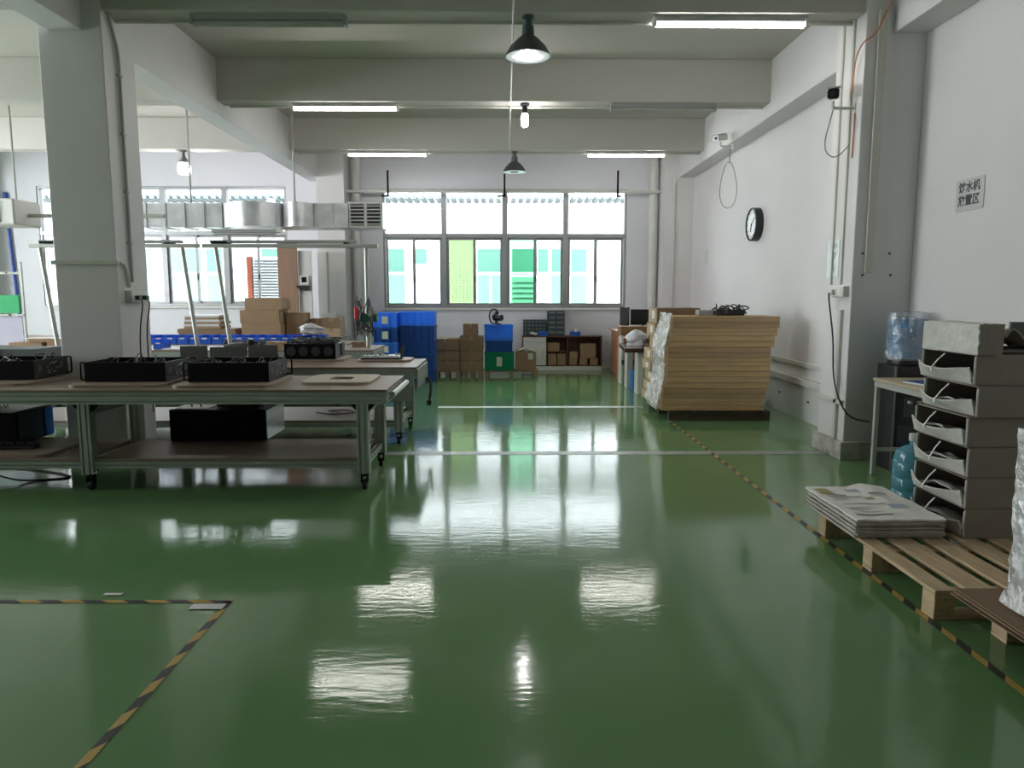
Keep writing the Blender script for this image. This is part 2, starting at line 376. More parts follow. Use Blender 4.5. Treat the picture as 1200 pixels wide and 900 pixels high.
# ================================================================== SETTING
XL, XR, YF, YB, ZC = -12.0, 3.61, -6.0, 14.75, 4.4
structure(B(XL - .2, XR + .2, YF - .2, YB + .2, -.15, 0).build('floor', M['floor']), 'glossy green epoxy workshop floor, scratched')
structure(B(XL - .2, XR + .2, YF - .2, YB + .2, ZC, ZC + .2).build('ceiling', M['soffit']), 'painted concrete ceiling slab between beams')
W1 = (-2.44, 2.43, 1.23, 3.57); W2 = (-9.25, -4.34, 1.27, 3.62)
wb = MB()
for x0, x1 in ((XL - .2, W2[0]), (W2[1], W1[0]), (W1[1], XR + .2)): wb.box(x0, x1, YB, YB + .2, 0, ZC)
for x0, x1, z0, z1 in (W1, W2): wb.box(x0, x1, YB, YB + .2, 0, z0); wb.box(x0, x1, YB, YB + .2, z1, ZC)
structure(wb.build('wall_back', M['wallback']), 'far wall with two wide window bands')
structure(B(XR, XR + .2, YF, YB, 0, ZC).build('wall_right', M['white']), 'long plain white wall with clock and notices')
wl = MB(); LW = [(3.3, 4.6), (6.6, 10.9)]  # nearer unseen opening added for fill light
ys = [YF] + [v for p in LW for v in p] + [YB]
for i in range(0, len(ys), 2): wl.box(XL - .2, XL, ys[i], ys[i + 1], 0, ZC)
for a, b in LW: wl.box(XL - .2, XL, a, b, 0, .8); wl.box(XL - .2, XL, a, b, 3.8, ZC); portal('window_daylight', (XL - .25, (a + b) / 2, 2.3), (0, R(-90), 0), 3.0, b - a)
structure(wl.build('wall_left', M['white']), 'white side wall with openings out of view, the nearer one added for fill light')
structure(B(XL, XR, YF - .2, YF, 0, ZC).build('wall_front', M['white']), 'plain white wall behind the viewpoint')
# beams
for k, (y, h, lab) in enumerate(((-2.25, 3.885, 'cross beam behind the viewpoint'), (.7, 3.885, 'cross beam overhead, behind the viewpoint'), (3.6, 3.885, 'cross beam overhead, out of view'),
                           (6.5, 3.885, 'nearest cross beam, along the top of the view'), (9.4, 3.885, 'second cross beam from the viewpoint'), (12.45, 3.885, 'third cross beam, nearest to the windows'))):
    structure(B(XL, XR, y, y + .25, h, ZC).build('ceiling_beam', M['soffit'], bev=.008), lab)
for x0, x1, lab in ((-3.86, -3.57, 'deep main beam running from the left column to the windows'), (3.32, XR, 'deep main beam along the top of the white side wall'), (-10.6, -10.3, 'main beam far to the left')):
    structure(B(x0, x1, YF, YB, 3.715, ZC).build('ceiling_beam', M['white'], bev=.006), lab)
# columns
structure(B(-3.95, -3.41, 6.48, 7.02, 0, ZC).build('column', M['white'], bev=.006), 'square white column standing behind the near bench')
c = structure(B(3.08, XR, 6.48, 7.02, 0, ZC).build('column', M['white'], bev=.006), 'white column on the side wall carrying trunking')
structure(B(3.045, XR, 6.445, 7.055, 0, .165).build('baseboard_column', M['plinth'], bev=.004), 'worn mottled plinth around the foot of the wall column')
structure(B(-3.6, -3.07, 14.2, YB, 0, ZC).build('pilaster', M['white'], bev=.006), 'white pilaster between the two window bands')
structure(B(3.05, XR, 14.2, YB, 0, ZC).build('pilaster', M['white'], bev=.006), 'white pilaster in the far corner')
structure(B(-3.6, -3.06, 14.12, 14.2, .8, 2.3).build('trim_1', M['offw']), 'pale cladding board over the lower pilaster')
structure(B(-4.2, -3.85, 13.6, 13.66, 0, 2.45).build('partition_panel', M['panelw']), 'tall brown wooden panel beside the left windows')
# skirting ledge + trunking along the right wall
structure(B(3.57, XR, 7.06, 14.2, 0, .42).build('baseboard_right', M['kick']), 'thick white kick band at the foot of the side wall')
structure(B(3.53, XR, 7.03, 14.2, .42, .50).build('trim_2', M['pvc'], bev=.004), 'lower cable trunking along the side wall')
structure(B(3.56, XR, 7.03, 14.2, .64, .69).build('trim_3', M['pvc'], bev=.004), 'upper cable trunking along the side wall')
for y in (7.45, 7.9): tag(B(3.575, XR, y, y + .09, .5, .64).build('wall_socket', M['offw'], bev=.004), 'white socket box between the trunkings, %s' % ('nearer the column' if y < 7.6 else 'further from the column'), 'socket', 'trunking sockets')
structure(B(3.08 - .03, 3.08, 6.5, 7.02, .50, .54).build('trim_4', M['pvc'], bev=.003), 'short trunking across the wall column')
for y in (7.35, 8.4, 9.3): tag(B(3.562, 3.572, y, y + .05, .23, .25).build('vent_slot', M['blackp']), 'small black slot in the kick band, %s from the wall column' % {7.35: 'nearest', 8.4: 'second', 9.3: 'third'}[y], 'vent', 'kick band slots')

# windows --------------------------------------------------------------------
def window(name, W, lab, tints):
    x0, x1, z0, z1 = W; n = 4; zt = z0 + (z1 - z0) * .613
    win = thing(name, lab, None, ((x0 + x1) / 2, YB + .08, z0), kind='structure')
    cx = (x0 + x1) / 2; L0, L1 = x0 - cx, x1 - cx; H = z1 - z0; T = zt - z0
    f = MB(); f.box(L0, L1, -.06, .06, 0, .05); f.box(L0, L1, -.06, .06, H - .05, H); f.box(L0, L0 + .045, -.06, .06, .05, H - .05); f.box(L1 - .045, L1, -.06, .06, .05, H - .05)
    f.build('window_frame', M['frame'], win, bev=.004)
    B(L0, L1, -.07, .06, T - .04, T + .04).build('transom', M['frame'], win, bev=.004)
    bw = (L1 - L0) / n
    for i in range(1, n): B(L0 + i * bw - .05, L0 + i * bw + .05, -.08, .06, .05, H - .05).build('mullion', M['frame'], win, bev=.004)
    B(L0 - .03, L1 + .03, -.14, -.02, -.045, 0).build('window_sill', M['offw'], win, bev=.004)
    for i in range(n):
        a = L0 + i * bw + .05; b = L0 + (i + 1) * bw - .05
        B(a, b, .02, .026, T + .04, H - .05).build('pane', M['glass'], win)
        mid = (a + b) / 2
        for k, (p, q, yy) in enumerate(((a, mid + .03, -.02), (mid - .03, b, .02))):
            sf = MB(); t = .045; zz0, zz1 = .05, T - .04
            sf.box(p, p + t, yy - .015, yy + .015, zz0, zz1); sf.box(q - t, q, yy - .015, yy + .015, zz0, zz1)
            sf.box(p + t, q - t, yy - .015, yy + .015, zz0, zz0 + t); sf.box(p + t, q - t, yy - .015, yy + .015, zz1 - t, zz1)
            so = sf.build('sash', M['frame'], win)
            g = tints.get((i, k), 'glass')
            B(p + t, q - t, yy - .003, yy + .003, zz0 + t, zz1 - t).build('pane', M[g], so)
            if g == 'glassg':     # the screened sash: fine square mesh
                gm = MB(); nx, nz = 7, 22
                for j in range(1, nx): u = p + t + (q - p - 2 * t) * j / nx; gm.box(u - .0022, u + .0022, yy + .005, yy + .008, zz0 + t, zz1 - t)
                for j in range(1, nz): u = zz0 + t + (zz1 - zz0 - 2 * t) * j / nz; gm.box(p + t, q - t, yy + .005, yy + .008, u - .0022, u + .0022)
                tag(gm.build('screen_mesh', mat('screen_mesh_green', (.55, .66, .45), .6), so), kind='stuff')
            if k == 0: B(q - .03, q - .012, yy - .035, yy - .015, .52, .64).build('latch', M['blackp'], so)
    return win
window('window_1', W1, 'wide four-bay aluminium window above the crates', {(1, 0): 'glassg', (2, 0): 'glassg2'})
window('window_2', W2, 'wide four-bay aluminium window behind the air duct', {})

# ================================================================== OUTSIDE
structure(B(-40, 30, 15.2, 40, -.3, -.2).build('yard_ground', M['yard']), 'pale concrete yard between the buildings')
bld = thing('building', 'white neighbouring building with green tinted windows, seen through the panes', 'building', (0, 22.3, -.2))
B(-26, 12, 0, 6, 0, 3.35).build('wall', M['facade'], bld)
cn = MB()
for i in range(170): cn.box(-26 + i * .22, -26 + i * .22 + .13, -1.0, 0, 4.42, 4.52)
tag(cn.build('canopy_ribs', M['cooler'], bld), kind='stuff')
B(-26, 12, 0, 6, 3.35, 6.4).build('upper_wall', M['facade'], bld)  # raised out of view to keep bright sky off the floor reflection
def fwin(x0, x1, z0, z1, m, frame=True, nsplit=1):
    f = MB(); t = .05
    f.box(x0 - t, x1 + t, -.04, -.001, z0 - t, z0); f.box(x0 - t, x1 + t, -.04, -.001, z1, z1 + t); f.box(x0 - t, x0, -.04, -.001, z0, z1); f.box(x1, x1 + t, -.04, -.001, z0, z1)
    for i in range(1, nsplit): u = x0 + (x1 - x0) * i / nsplit; f.box(u - .03, u + .03, -.04, -.001, z0, z1)
    fo = f.build('window', M['facade'], bld)
    B(x0, x1, -.02, -.001, z0, z1).build('pane', M[m], fo)
def px(x): return (x - 592) * 22.3 * .9925 / 850
def pz(y): return 1.5 - (y - 345) * .0262 + .2
for a, b in ((456, 475), (646, 662), (669, 687), (560, 590), (600, 627), (630, 642), (205, 240), (246, 264), (173, 190), (310, 336), (120, 160), (60, 100)):
    lou = (a in (600, 630))
    fwin(px(a), px(b), pz(319.5), pz(293), 'facadew')
    if not lou: fwin(px(a), px(b), pz(372), pz(322.5), 'facadel', nsplit=2 if b - a > 24 else 1)
    else:
        for i in range(8):
            z = pz(372) + i * .155
            MB().prism([(-.10, z), (-.09, z + .02), (-.005, z + .145), (-.005, z + .125)], px(a), px(b), 'yz').build('louvre_slat', M['loug' if a == 600 else 'lou'], bld)
fwin(px(487), px(501), pz(310), pz(293), 'facadew')
# evaporative cooler outside the left windows
ec = thing('air_cooler', 'grey louvred evaporative cooler with an orange-red side outside the left window', 'air cooler', (-5.2, 16.0, -.2))
B(-.32, .42, 0, .6, .0, 1.25).build('plinth', M['yard'], ec)
B(-.30, .42, 0, .6, 1.25, 2.52).build('body', M['cooler'], ec, bev=.02)
B(-.42, -.30, .0, .6, 1.25, 2.52).build('side_panel', M['ored'], ec, bev=.01)
for i in range(14): MB().prism([(-.05, 1.62 + i * .062), (-.04, 1.66 + i * .062), (-.002, 1.69 + i * .062), (-.002, 1.66 + i * .062)], -.26, .38, 'yz').build('louvre_slat', M['frame'], ec)
B(-.12, .22, -.02, -.002, 1.38, 1.52).build('nameplate', M['ored'], ec)

# ================================================================== FLOOR MARKINGS
def tape(name, pts, wd, lab):
    b = MB(); b.uv = []
    (x0, y0), (x1, y1) = pts; d = Vector((x1 - x0, y1 - y0)); L = d.length; d.normalize(); nrm = Vector((-d.y, d.x)) * wd / 2
    n = max(1, int(L / .2)); vs = []
    for i in range(n + 1):
        p = Vector((x0, y0)) + d * (L * i / n)
        for sgn in (-1, 1): q = p + nrm * sgn; vs.append((q.x, q.y, .0022)); b.uv.append((L * i / n / .21, .5 + sgn * .12))
    b.add(vs, [(2 * i, 2 * i + 2, 2 * i + 3, 2 * i + 1) for i in range(n)])
    o = b.build(name, M['hazard']); return tag(o, lab, 'floor tape')
tape('hazard_tape', ((1.965, 1.2), (1.965, 8.5)), .035, 'long yellow and black hazard tape running past the pallets')
tape('hazard_tape', ((-1.36, .8), (-1.36, 3.42)), .035, 'yellow and black hazard tape running toward the viewpoint')
tape('hazard_tape', ((-1.343, 3.42), (-6.5, 3.47)), .035, 'yellow and black hazard tape running crosswise before the near bench')
tag(B(-1.52, -1.36, 3.33, 3.39, .003, .0045).build('floor_label', M['paper']), 'small white paper label at the corner of the hazard tape', 'label')
tag(B(-2.02, -1.93, 3.5, 3.525, .001, .004).build('floor_scrap', M['paper']), 'thin white scrap on the floor by the crosswise tape', 'scrap')
tag(B(-3.4, XR - .57, 6.70, 6.84, .0005, .002).build('floor_line', M['line']), 'nearer pale painted line across the floor', 'floor line')
tag(B(-.9, 1.85, 9.55, 9.68, .0005, .002).build('floor_line', M['line']), 'farther pale painted line across the floor', 'floor line')

# ================================================================== TRUNKING, CONDUIT, LAMPS
for k, y in enumerate((6.63, 9.53, 12.58)):
    w_ = ('nearest', 'second', 'farthest')[k]
    tag(MB().tube([(-3.5, y + .09, 3.868), (3.3, y + .09, 3.868)], .014).build('conduit', M['pvc'], smooth=True), 'thin conduit under the %s cross beam' % w_, 'conduit')
tag(MB().tube([(.07, 2, 3.845), (.07, 12.6, 3.845)], .009).build('cable', M['conduit'], smooth=True), 'thin cable running along the hall under the cross beams', 'cable')

def striplight(lit, twin=False):
    t = thing('strip_light', 'x', 'lamp', (0, 0, 0))
    MB().prism([(-.05, 0), (.05, 0), (.035, -.045), (-.035, -.045)], -.66, .66, 'yz').build('housing', M['housing'], t)
    for s in (-1, 1): B(.655 * s - .012, .655 * s + .012, -.045, .045, -.085, -.002).build('end_cap', M['offw' if lit else 'housing'], t)
    for yy in ((-.025, .025) if twin else (0,)):
        MB().cyl((-.64, yy, -.066), .019, 1.28, 10, 'x').build('tube', M['tube' if lit else 'tubeoff'], t, smooth=True)
    return t
on = striplight(True); off2 = striplight(False, True)
spots = [(off2, -2.03, 6.63, 'unlit twin strip light under the nearest beam'), (on, 1.95, 6.63, 'lit strip light under the nearest beam'),
         (on, -2.01, 9.53, 'lit strip light under the second beam'), (off2, 2.0, 9.53, 'unlit strip light under the second beam'),
         (on, -1.97, 12.58, 'lit strip light under the farthest beam, beside the main beam'), (on, 2.03, 12.58, 'lit strip light under the farthest beam, beside the side wall')]
used = set()
for src, x, y, lab in spots:
    o = src if src.name not in used else dup(src)
    used.add(src.name); o.location = (x, y - .02, 3.883); o['label'] = lab; o['group'] = 'strip lights under the beams'

def dome(loc, lit, lab):
    t = thing('pendant_lamp', lab, 'lamp', loc, 0, 'pendant lamps')
    MB().lathe([(.05, 0), (.05, -.02), (.035, -.03), (.035, -.08), (.05, -.085), (.055, -.17)], n=16).build('neck', M['teal' if lit else 'lampgrey'], t, smooth=True)
    MB().lathe([(.056, -.165), (.09, -.19), (.155, -.255), (.20, -.335), (.205, -.338), (.198, -.334), (.15, -.258), (.085, -.198), (.05, -.18)], n=28).build('shade', M['lampgrey'], t, smooth=True)
    MB().lathe([(.194, -.337), (.147, -.262), (.082, -.202), (.01, -.19)], n=28).build('reflector', M['lampin'], t, smooth=True)
    MB().lathe([(.03, -.19), (.06, -.215), (.075, -.25), (.075, -.335), (.06, -.355), (.01, -.362)], n=18).build('bulb', M['bulb' if lit else 'bulboff'], t, smooth=True)
dome((.20, 6.60, 3.885), True, 'lit dome pendant lamp under the nearest beam')
dome((.16, 12.60, 3.885), False, 'unlit dome pendant lamp before the far window')
t = thing('pendant_bulb', 'bare lit bulb in a black socket under the second beam', 'lamp', (.25, 9.50, 3.885), 0, 'pendant lamps')
MB().lathe([(.06, 0), (.06, -.02), (.035, -.03), (.035, -.12)], n=14).build('socket', M['blackp'], t, smooth=True)
MB().lathe([(.03, -.121), (.042, -.15), (.046, -.2), (.04, -.27), (.025, -.285)], n=14).build('bulb', M['bulbs'], t, smooth=True)
t = thing('pendant_bulb', 'lit bulb under a small cone shade, left of the main beam', 'lamp', (-5.38, 12.57, 3.885), 0, 'pendant lamps')
MB().lathe([(.05, 0), (.05, -.02), (.02, -.03), (.03, -.10), (.10, -.20), (.095, -.205)], n=16).build('shade', M['lampgrey'], t, smooth=True)
MB().lathe([(.08, -.21), (.10, -.25), (.10, -.36), (.07, -.385)], n=16).build('bulb', M['bulbs'], t, smooth=True)

# conduit on the left column
t = thing('column_conduit', 'grey conduit dropping down the left column to a socket box', 'conduit', (-3.41, 6.75, 1.5))
MB().tube([(.018, -.05, 1.9), (.018, -.05, .11)], .014).build('pipe', M['conduit'], t, smooth=True)
MB().tube([(.018, -.24, 2.88), (.018, -.24, 2.68), (.018, -.22, 2.50), (.018, -.15, 2.32), (.018, -.07, 2.14), (.018, -.05, 2.0), (.018, -.05, 1.9)], .014).build('bend', M['conduit'], t, smooth=True)
for z in (1.9, 1.4, .9, .45): B(0, .034, -.075, -.025, z, z + .02).build('pipe_clip', M['conduit'], t)
t = thing('socket_box', 'white double socket box with black plugs on the left column', 'socket', (-3.41, 6.72, 1.43))
B(.001, .06, -.13, .15, 0, .105).build('body', M['offw'], t, bev=.005)
for y in (-.05, .08): B(.06, .10, y - .03, y + .03, .02, .06).build('plug', M['blackp'], t, bev=.004)
for k, (y, lab) in enumerate(((-.05, 'thin black lead hanging from the near plug of the left column'), (.08, 'thin black lead hanging from the far plug of the left column'))):
    tag(MB().tube([(-3.32, 6.72 + y, 1.46), (-3.30, 6.72 + y, 1.40), (-3.33, 6.70 + y, 1.1), (-3.34 + .03 * k, 6.70 + y, .4)], .006).build('power_lead', M['rubber'], smooth=True), lab, 'cable')
t = thing('column_trunking', 'pale trunking wrapped across the front of the left column', 'trunking', (-3.95, 6.48, 1.76))
B(-.02, .565, -.022, -.001, 0, .035).build('front_run', M['pvc'], t)
MB().tube([(.555, .02, .018), (.56, .08, .0), (.56, .14, -.08), (.56, .16, -.2)], .014).build('bend', M['pvc'], t, smooth=True)
# trunking on the right column
for k, (y, x0, z0, z1, lab) in enumerate(((6.86, 3.06, 1.59, 4.3, 'far slim trunking above the socket on the wall column'), (6.66, 3.06, 1.59, 4.3, 'near slim trunking above the socket on the wall column'), (6.60, 3.05, .17, 1.36, 'lower trunking below the socket on the wall column'))):
    tag(B(x0, 3.08, y, y + .035 + .02 * (k == 2), z0, z1).build('trunking', M['pvc'], bev=.003), lab, 'trunking', 'wall column trunking')
tag(B(3.18, 3.25, 6.455, 6.48, 1.69, 3.9).build('trunking', M['pvc'], bev=.003), 'wide trunking down the front face of the wall column', 'trunking', 'wall column trunking')
t = thing('socket_box', 'white socket box with a black lead on the wall column', 'socket', (3.08, 6.68, 1.475))
B(-.055, -.001, -.16, .12, 0, .1).build('body', M['offw'], t, bev=.005)
B(-.058, -.055, -.13, -.05, .02, .08).build('face_plate', M['paper'], t); B(-.085, -.055, .0, .06, .02, .07).build('plug', M['offw'], t, bev=.004)
tag(MB().tube([(2.985, 6.71, 1.515), (2.985, 6.70, 1.44), (3.02, 6.66, 1.1), (3.02, 6.6, .75), (3.03, 6.45, .52), (3.12, 6.42, .40), (3.26, 6.36, .37)], .007).build('power_lead', M['rubber'], smooth=True), 'black lead drooping from the wall column socket to the dispenser', 'cable')
tag(MB().tube([(3.32, 7.05, 3.70), (3.29, 8.2, 3.69), (3.30, 9.6, 3.69), (3.30, 11.2, 3.69)], .01).build('conduit', M['conduit'], smooth=True), 'thin conduit along the main beam above the side wall', 'conduit')
tag(MB().tube([(3.04, 6.58, 3.25), (3.04, 6.56, 3.5), (3.045, 6.45, 3.62), (3.16, 6.445, 3.72), (3.29, 6.445, 4.05), (3.31, 6.445, 4.39)], .006).build('orange_cable', M['orange'], smooth=True), 'thin orange cable climbing the wall column to the ceiling', 'cable')
tag(MB().tube([(3.07, 6.58, 3.08), (3.07, 6.59, 2.7)], .006).build('orange_cable', M['orange'], smooth=True), 'short orange cable hanging below the camera bracket on the wall column', 'cable')
for x, z in ((3.16, 1.86), (3.40, 1.86), (3.42, 1.67), (3.17, 1.67)): tag(MB().cyl((x, 6.473, z), .01, .007, 8, 'y').build('bolt_hole', M['blackp']), '%s %s dark bolt in the front of the wall column' % ('upper' if z > 1.8 else 'lower', 'inner' if x < 3.3 else 'outer'), 'bolt', 'wall column bolts')

def camera_unit(loc, rz, lab, yaw):
    t = thing('security_camera', lab, 'camera', loc, rz)
    B(-.005, .0, -.03, .03, -.04, .04).build('wall_plate', M['offw'], t)
    MB().tube([(-.005, 0, 0), (-.17, 0, .0), (-.19, 0, .02), (-.19, 0, .06)], .014).build('arm', M['offw'], t, smooth=True)
    m = Matrix.Translation((-.19, 0, .12)) @ Matrix.Rotation(R(yaw), 4, 'Z') @ Matrix.Rotation(R(12), 4, 'X')
    bd = MB(); bd.prism(rrect(.10, .09, .025), -.12, .10, 'xz', m); bd.build('body', M['offw'], t, smooth=True)
    fc = MB(); fc.prism(rrect(.092, .082, .022), -.135, -.121, 'xz', m); fo = fc.build('lens_face', M['screen'], t, smooth=True)
    ln = MB(); ln.lathe([(.022, 0), (.02, .012), (.005, .014)], n=14, mtx=m @ Matrix.Translation((0, -.135, 0)) @ Matrix.Rotation(R(90), 4, 'X')); ln.build('lens', M['blackp'], fo, smooth=True)
    sh = MB(); sh.prism([(-.06, .048), (.06, .048), (.055, .056), (-.055, .056)], -.16, .11, 'xz', m); sh.build('sun_shield', M['offw'], t)
    return t
camera_unit((3.08, 6.62, 3.13), 0, 'near security camera on an arm from the wall column', -24)
c2 = camera_unit((3.32, 10.9, 3.64), R(12), 'far security camera on an arm from the main beam', -60)
tag(MB().tube([(2.885, 6.60, 3.11), (2.86, 6.6, 3.0), (2.83, 6.6, 2.86), (2.84, 6.6, 2.76), (2.90, 6.6, 2.71), (2.97, 6.61, 2.73), (3.06, 6.63, 2.82)], .005).build('camera_lead', M['cable'], smooth=True), 'thin lead looping below the near security camera', 'cable')
loop = [(3.27, 10.85, 3.61), (3.28, 10.9, 3.4)] + [(3.28 + .16 * math.sin(a) * (.5 + .5 * (1 - math.cos(a)) / 2), 10.9, 3.10 + .34 * math.cos(a)) for a in [R(12 + 336 * i / 18) for i in range(19)]] + [(3.28, 10.9, 3.4), (3.285, 10.85, 3.59)]
tag(MB().tube(loop, .005).build('camera_lead', M['cable'], smooth=True), 'thin teardrop loop of lead below the far security camera', 'cable')

# pipe and hooks over the far window, drain pipes
tag(MB().tube([(-3.2, 14.475, 3.49), (3.04, 14.475, 3.49)], .03).build('pipe', M['offw'], smooth=True), 'white pipe running across the head of the far window', 'pipe')
for x, lab in ((-2.27, 'first'), (-.01, 'middle'), (2.19, 'last')):
    h = MB(); h.box(x - .018, x + .018, 14.42, 14.44, 3.38, 3.88); h.box(x - .13 if x < 0 else x - .018, x + .018 if x < 0 else x + .06, 14.42, 14.44, 3.38, 3.41)
    tag(h.build('pipe_hanger', M['blackm']), 'black steel pipe hanger over the far window, %s from the duct' % lab, 'bracket', 'pipe hangers')
tag(MB().cyl((-2.92, 14.6, 0), .085, 4.39, 16).build('drain_pipe', M['offw'], smooth=True), 'white drain pipe beside the pilaster by the duct', 'pipe')
tag(MB().cyl((2.93, 14.62, 0), .085, 4.39, 16).build('drain_pipe', M['offw'], smooth=True), 'white drain pipe in the far corner', 'pipe')
tag(MB().tube([(3.25, 14.185, 3.7), (3.25, 14.185, 1.25)], .012).build('conduit', M['pvc'], smooth=True), 'thin conduit down the corner pilaster', 'conduit')
t = thing('wall_switch', 'white switch plate with a conduit on the cladding board', 'switch', (-3.42, 14.12, 1.05))
B(-.16, .16, -.03, -.001, 0, .09).build('plate', M['offw'], t, bev=.004); MB().tube([(0, -.012, .09), (0, -.012, 1.25)], .01).build('conduit', M['pvc'], t, smooth=True)
t = thing('punch_clock', 'small white terminal with a black curved tray by the brown panel', 'terminal', (-3.73, 13.66, 1.6))
B(-.09, .09, -.04, 0, .07, .25).build('body', M['offw'], t, bev=.01); B(-.045, .045, -.044, -.04, .12, .22).build('display', M['screen'], t)
MB().prism([(-.17, .06), (.1, .06), (.09, .0), (.02, -.035), (-.06, -.02)], -.06, 0, 'xz').build('tray', M['blackp'], t)
structure(B(-3.84, -3.6, 13.66, 13.7, .8, 2.3).build('trim_5', M['offw']), 'white board between the brown panel and the pilaster')

# clock and notices
t = thing('wall_clock', 'round black-rimmed clock on the white side wall', 'clock', (3.61, 10.52, 2.49))
mx_ = Matrix.Rotation(R(-90), 4, 'Y')
MB().lathe([(.235, 0), (.235, .10), (.215, .11), (.205, .085), (.01, .084)], n=40, mtx=mx_).build('rim', M['blackp'], t, smooth=True)
MB().lathe([(.207, .0845), (.205, .092), (.01, .092)], n=40, mtx=mx_).build('face', M['clockf'], t)
hd = MB()
for k in range(12):
    a = R(30 * k); hd.box(-.0965, -.0925, -.006, .006, .165, .19, Matrix.Rotation(a, 4, 'X'))
hd.build('hour_marks', M['ink'], t)
B(-.099, -.0925, -.008, .008, -.02, .11).build('hour_hand', M['ink'], t).rotation_euler = (R(200), 0, 0)
B(-.102, -.0995, -.006, .006, -.02, .17).build('minute_hand', M['ink'], t).rotation_euler = (R(60), 0, 0)

def text_mesh(txt, size):
    cu = bpy.data.curves.new('notice_text', 'FONT'); cu.body = txt; cu.size = size; cu.align_x = 'CENTER'; cu.space_line = 1.15; cu.extrude = .0006; cu.offset = .0022
    o = bpy.data.objects.new('notice_text', cu); COL.objects.link(o)
    bpy.context.view_layer.update()
    me = bpy.data.meshes.new_from_object(o.evaluated_get(bpy.context.evaluated_depsgraph_get()))
    bpy.data.objects.remove(o); return me
t = thing('wall_notice', 'laminated white notice with two rows of black characters near the dispenser', 'notice', (3.61, 5.73, 2.27))
B(-.006, -.001, -.165, .165, -.12, .12).build('sheet', M['paper'], t)
B(-.009, -.0075, -.17, .17, -.125, .125).build('laminate', sheet_mat('laminate_film', (.97, .97, .98), .06, .15, .3, 10), t)
me = text_mesh('饮水机\n放置区', .088); me.materials.clear(); me.materials.append(M['ink'])
o = bpy.data.objects.new('lettering', me); COL.objects.link(o); o.parent = t; o.location = (-.0068, .01, .03); o.rotation_euler = (R(90), 0, R(-90))
t = thing('wall_notice', 'small grey printed notice on the side wall near the far corner', 'notice', (3.61, 13.15, 2.17))
B(-.005, -.001, -.13, .13, -.15, .15).build('sheet', M['paper'], t)
ln = MB()
for i in range(7): ln.box(-.0065, -.0052, -.10, .10 - .03 * (i % 3), -.11 + i * .034, -.096 + i * .034)
tag(ln.build('print_lines', M['conduit'], t), kind='stuff')
t = thing('wall_notice', 'shiny laminated picture sheet on the inner face of the wall column', 'notice', (3.08, 6.85, 1.83))
B(-.005, -.001, -.10, .13, -.17, .17).build('sheet', M['clockf'], t)
B(-.008, -.0065, -.105, .135, -.175, .175).build('laminate', MATS['laminate_film'], t)
pm = MB(); pm.box(-.0062, -.0052, -.06, .08, .10, .14); pm.prism([(-.04, -.12), (.05, -.10), (.08, .0), (.03, .08), (-.05, .05), (.0, -.02)], -.0062, -.0052, 'yz'); pm.build('picture', M['conduit'], t)

# ================================================================== AIR DUCT
t = thing('air_duct', 'galvanised air duct hung before the left windows', 'duct', (0, 11.6, 2.54))
segs = [(-6.4, -5.55), (-5.55, -5.0), (-5.0, -4.55)]
xs = [-6.6, -5.55, -5.29, -5.03, -4.77, -4.50]
xs = [-6.6, -6.3, -5.95, -5.6, -5.3, -5.0, -4.7, -4.42]
for a, b in zip(xs, xs[1:]):
    d = MB(); d.box(a + .006, b - .006, -.0, .5, 0, .37); d.box(b - .012, b + .012, -.018, .5, -.012, .382); d.build('duct_section', M['galv'], t)
def bulge(x0, x1, dep):
    pts = [(x0, .5), (x0, 0)] + [(x0 + (x1 - x0) * i / 12, -dep * math.sin(math.pi * i / 12) ** .8) for i in range(1, 12)] + [(x1, 0), (x1, .5)]
    return MB().prism(pts, 0, .37, 'xy')
bulge(-4.40, -3.48, .30).build('duct_elbow', M['galv'], t, smooth=True)
bulge(-3.47, -2.98, .22).build('duct_elbow', M['galv'], t, smooth=True)
for a, b in ((-2.97, -2.7), (-2.7, -2.45)):
    d = MB(); d.box(a + .004, b - .004, 0, .5, 0, .37); d.box(a - .01, a + .01, -.016, .5, -.01, .38); d.build('duct_section', M['galv'], t)
vb = MB(); vx0, vx1 = -2.45, -1.92; vb.box(vx0, vx1, .02, .5, -.01, .40); vb.build('outlet_box', M['galv'], t, bev=.006)
for k, (a, b) in enumerate(((vx0 + .02, vx0 + .255), (vx0 + .275, vx1 - .02))):
    g = MB(); g.box(a, b, .006, .018, .01, .03); g.box(a, b, .006, .018, .36, .38); g.box(a, a + .015, .006, .018, .03, .36); g.box(b - .015, b, .006, .018, .03, .36)
    go = g.build('vent_grille', M['conduit'], t); B(a + .015, b - .015, .012, .019, .03, .36).build('vent_cavity', M['blackp'], go)
    for i in range(6): MB().prism([(-.01, .05 + i * .055), (.0, .062 + i * .055), (.012, .058 + i * .055), (.012, .046 + i * .055)], a + .015, b - .015, 'yz').build('vent_slat', M['offw'], go)
for x, y in ((-4.95, 11.75), (-3.32, 11.75), (-6.2, 11.75)):
    tag(MB().tube([(x, y, 2.91), (x, y, 4.4)], .016).build('hanging_rod', M['conduit'], smooth=True), {-4.95: 'grey rod carrying the middle of the air duct', -3.32: 'grey rod carrying the duct near the main beam', -6.2: 'grey rod carrying the duct by the left column'}[x], 'rod', 'duct rods')

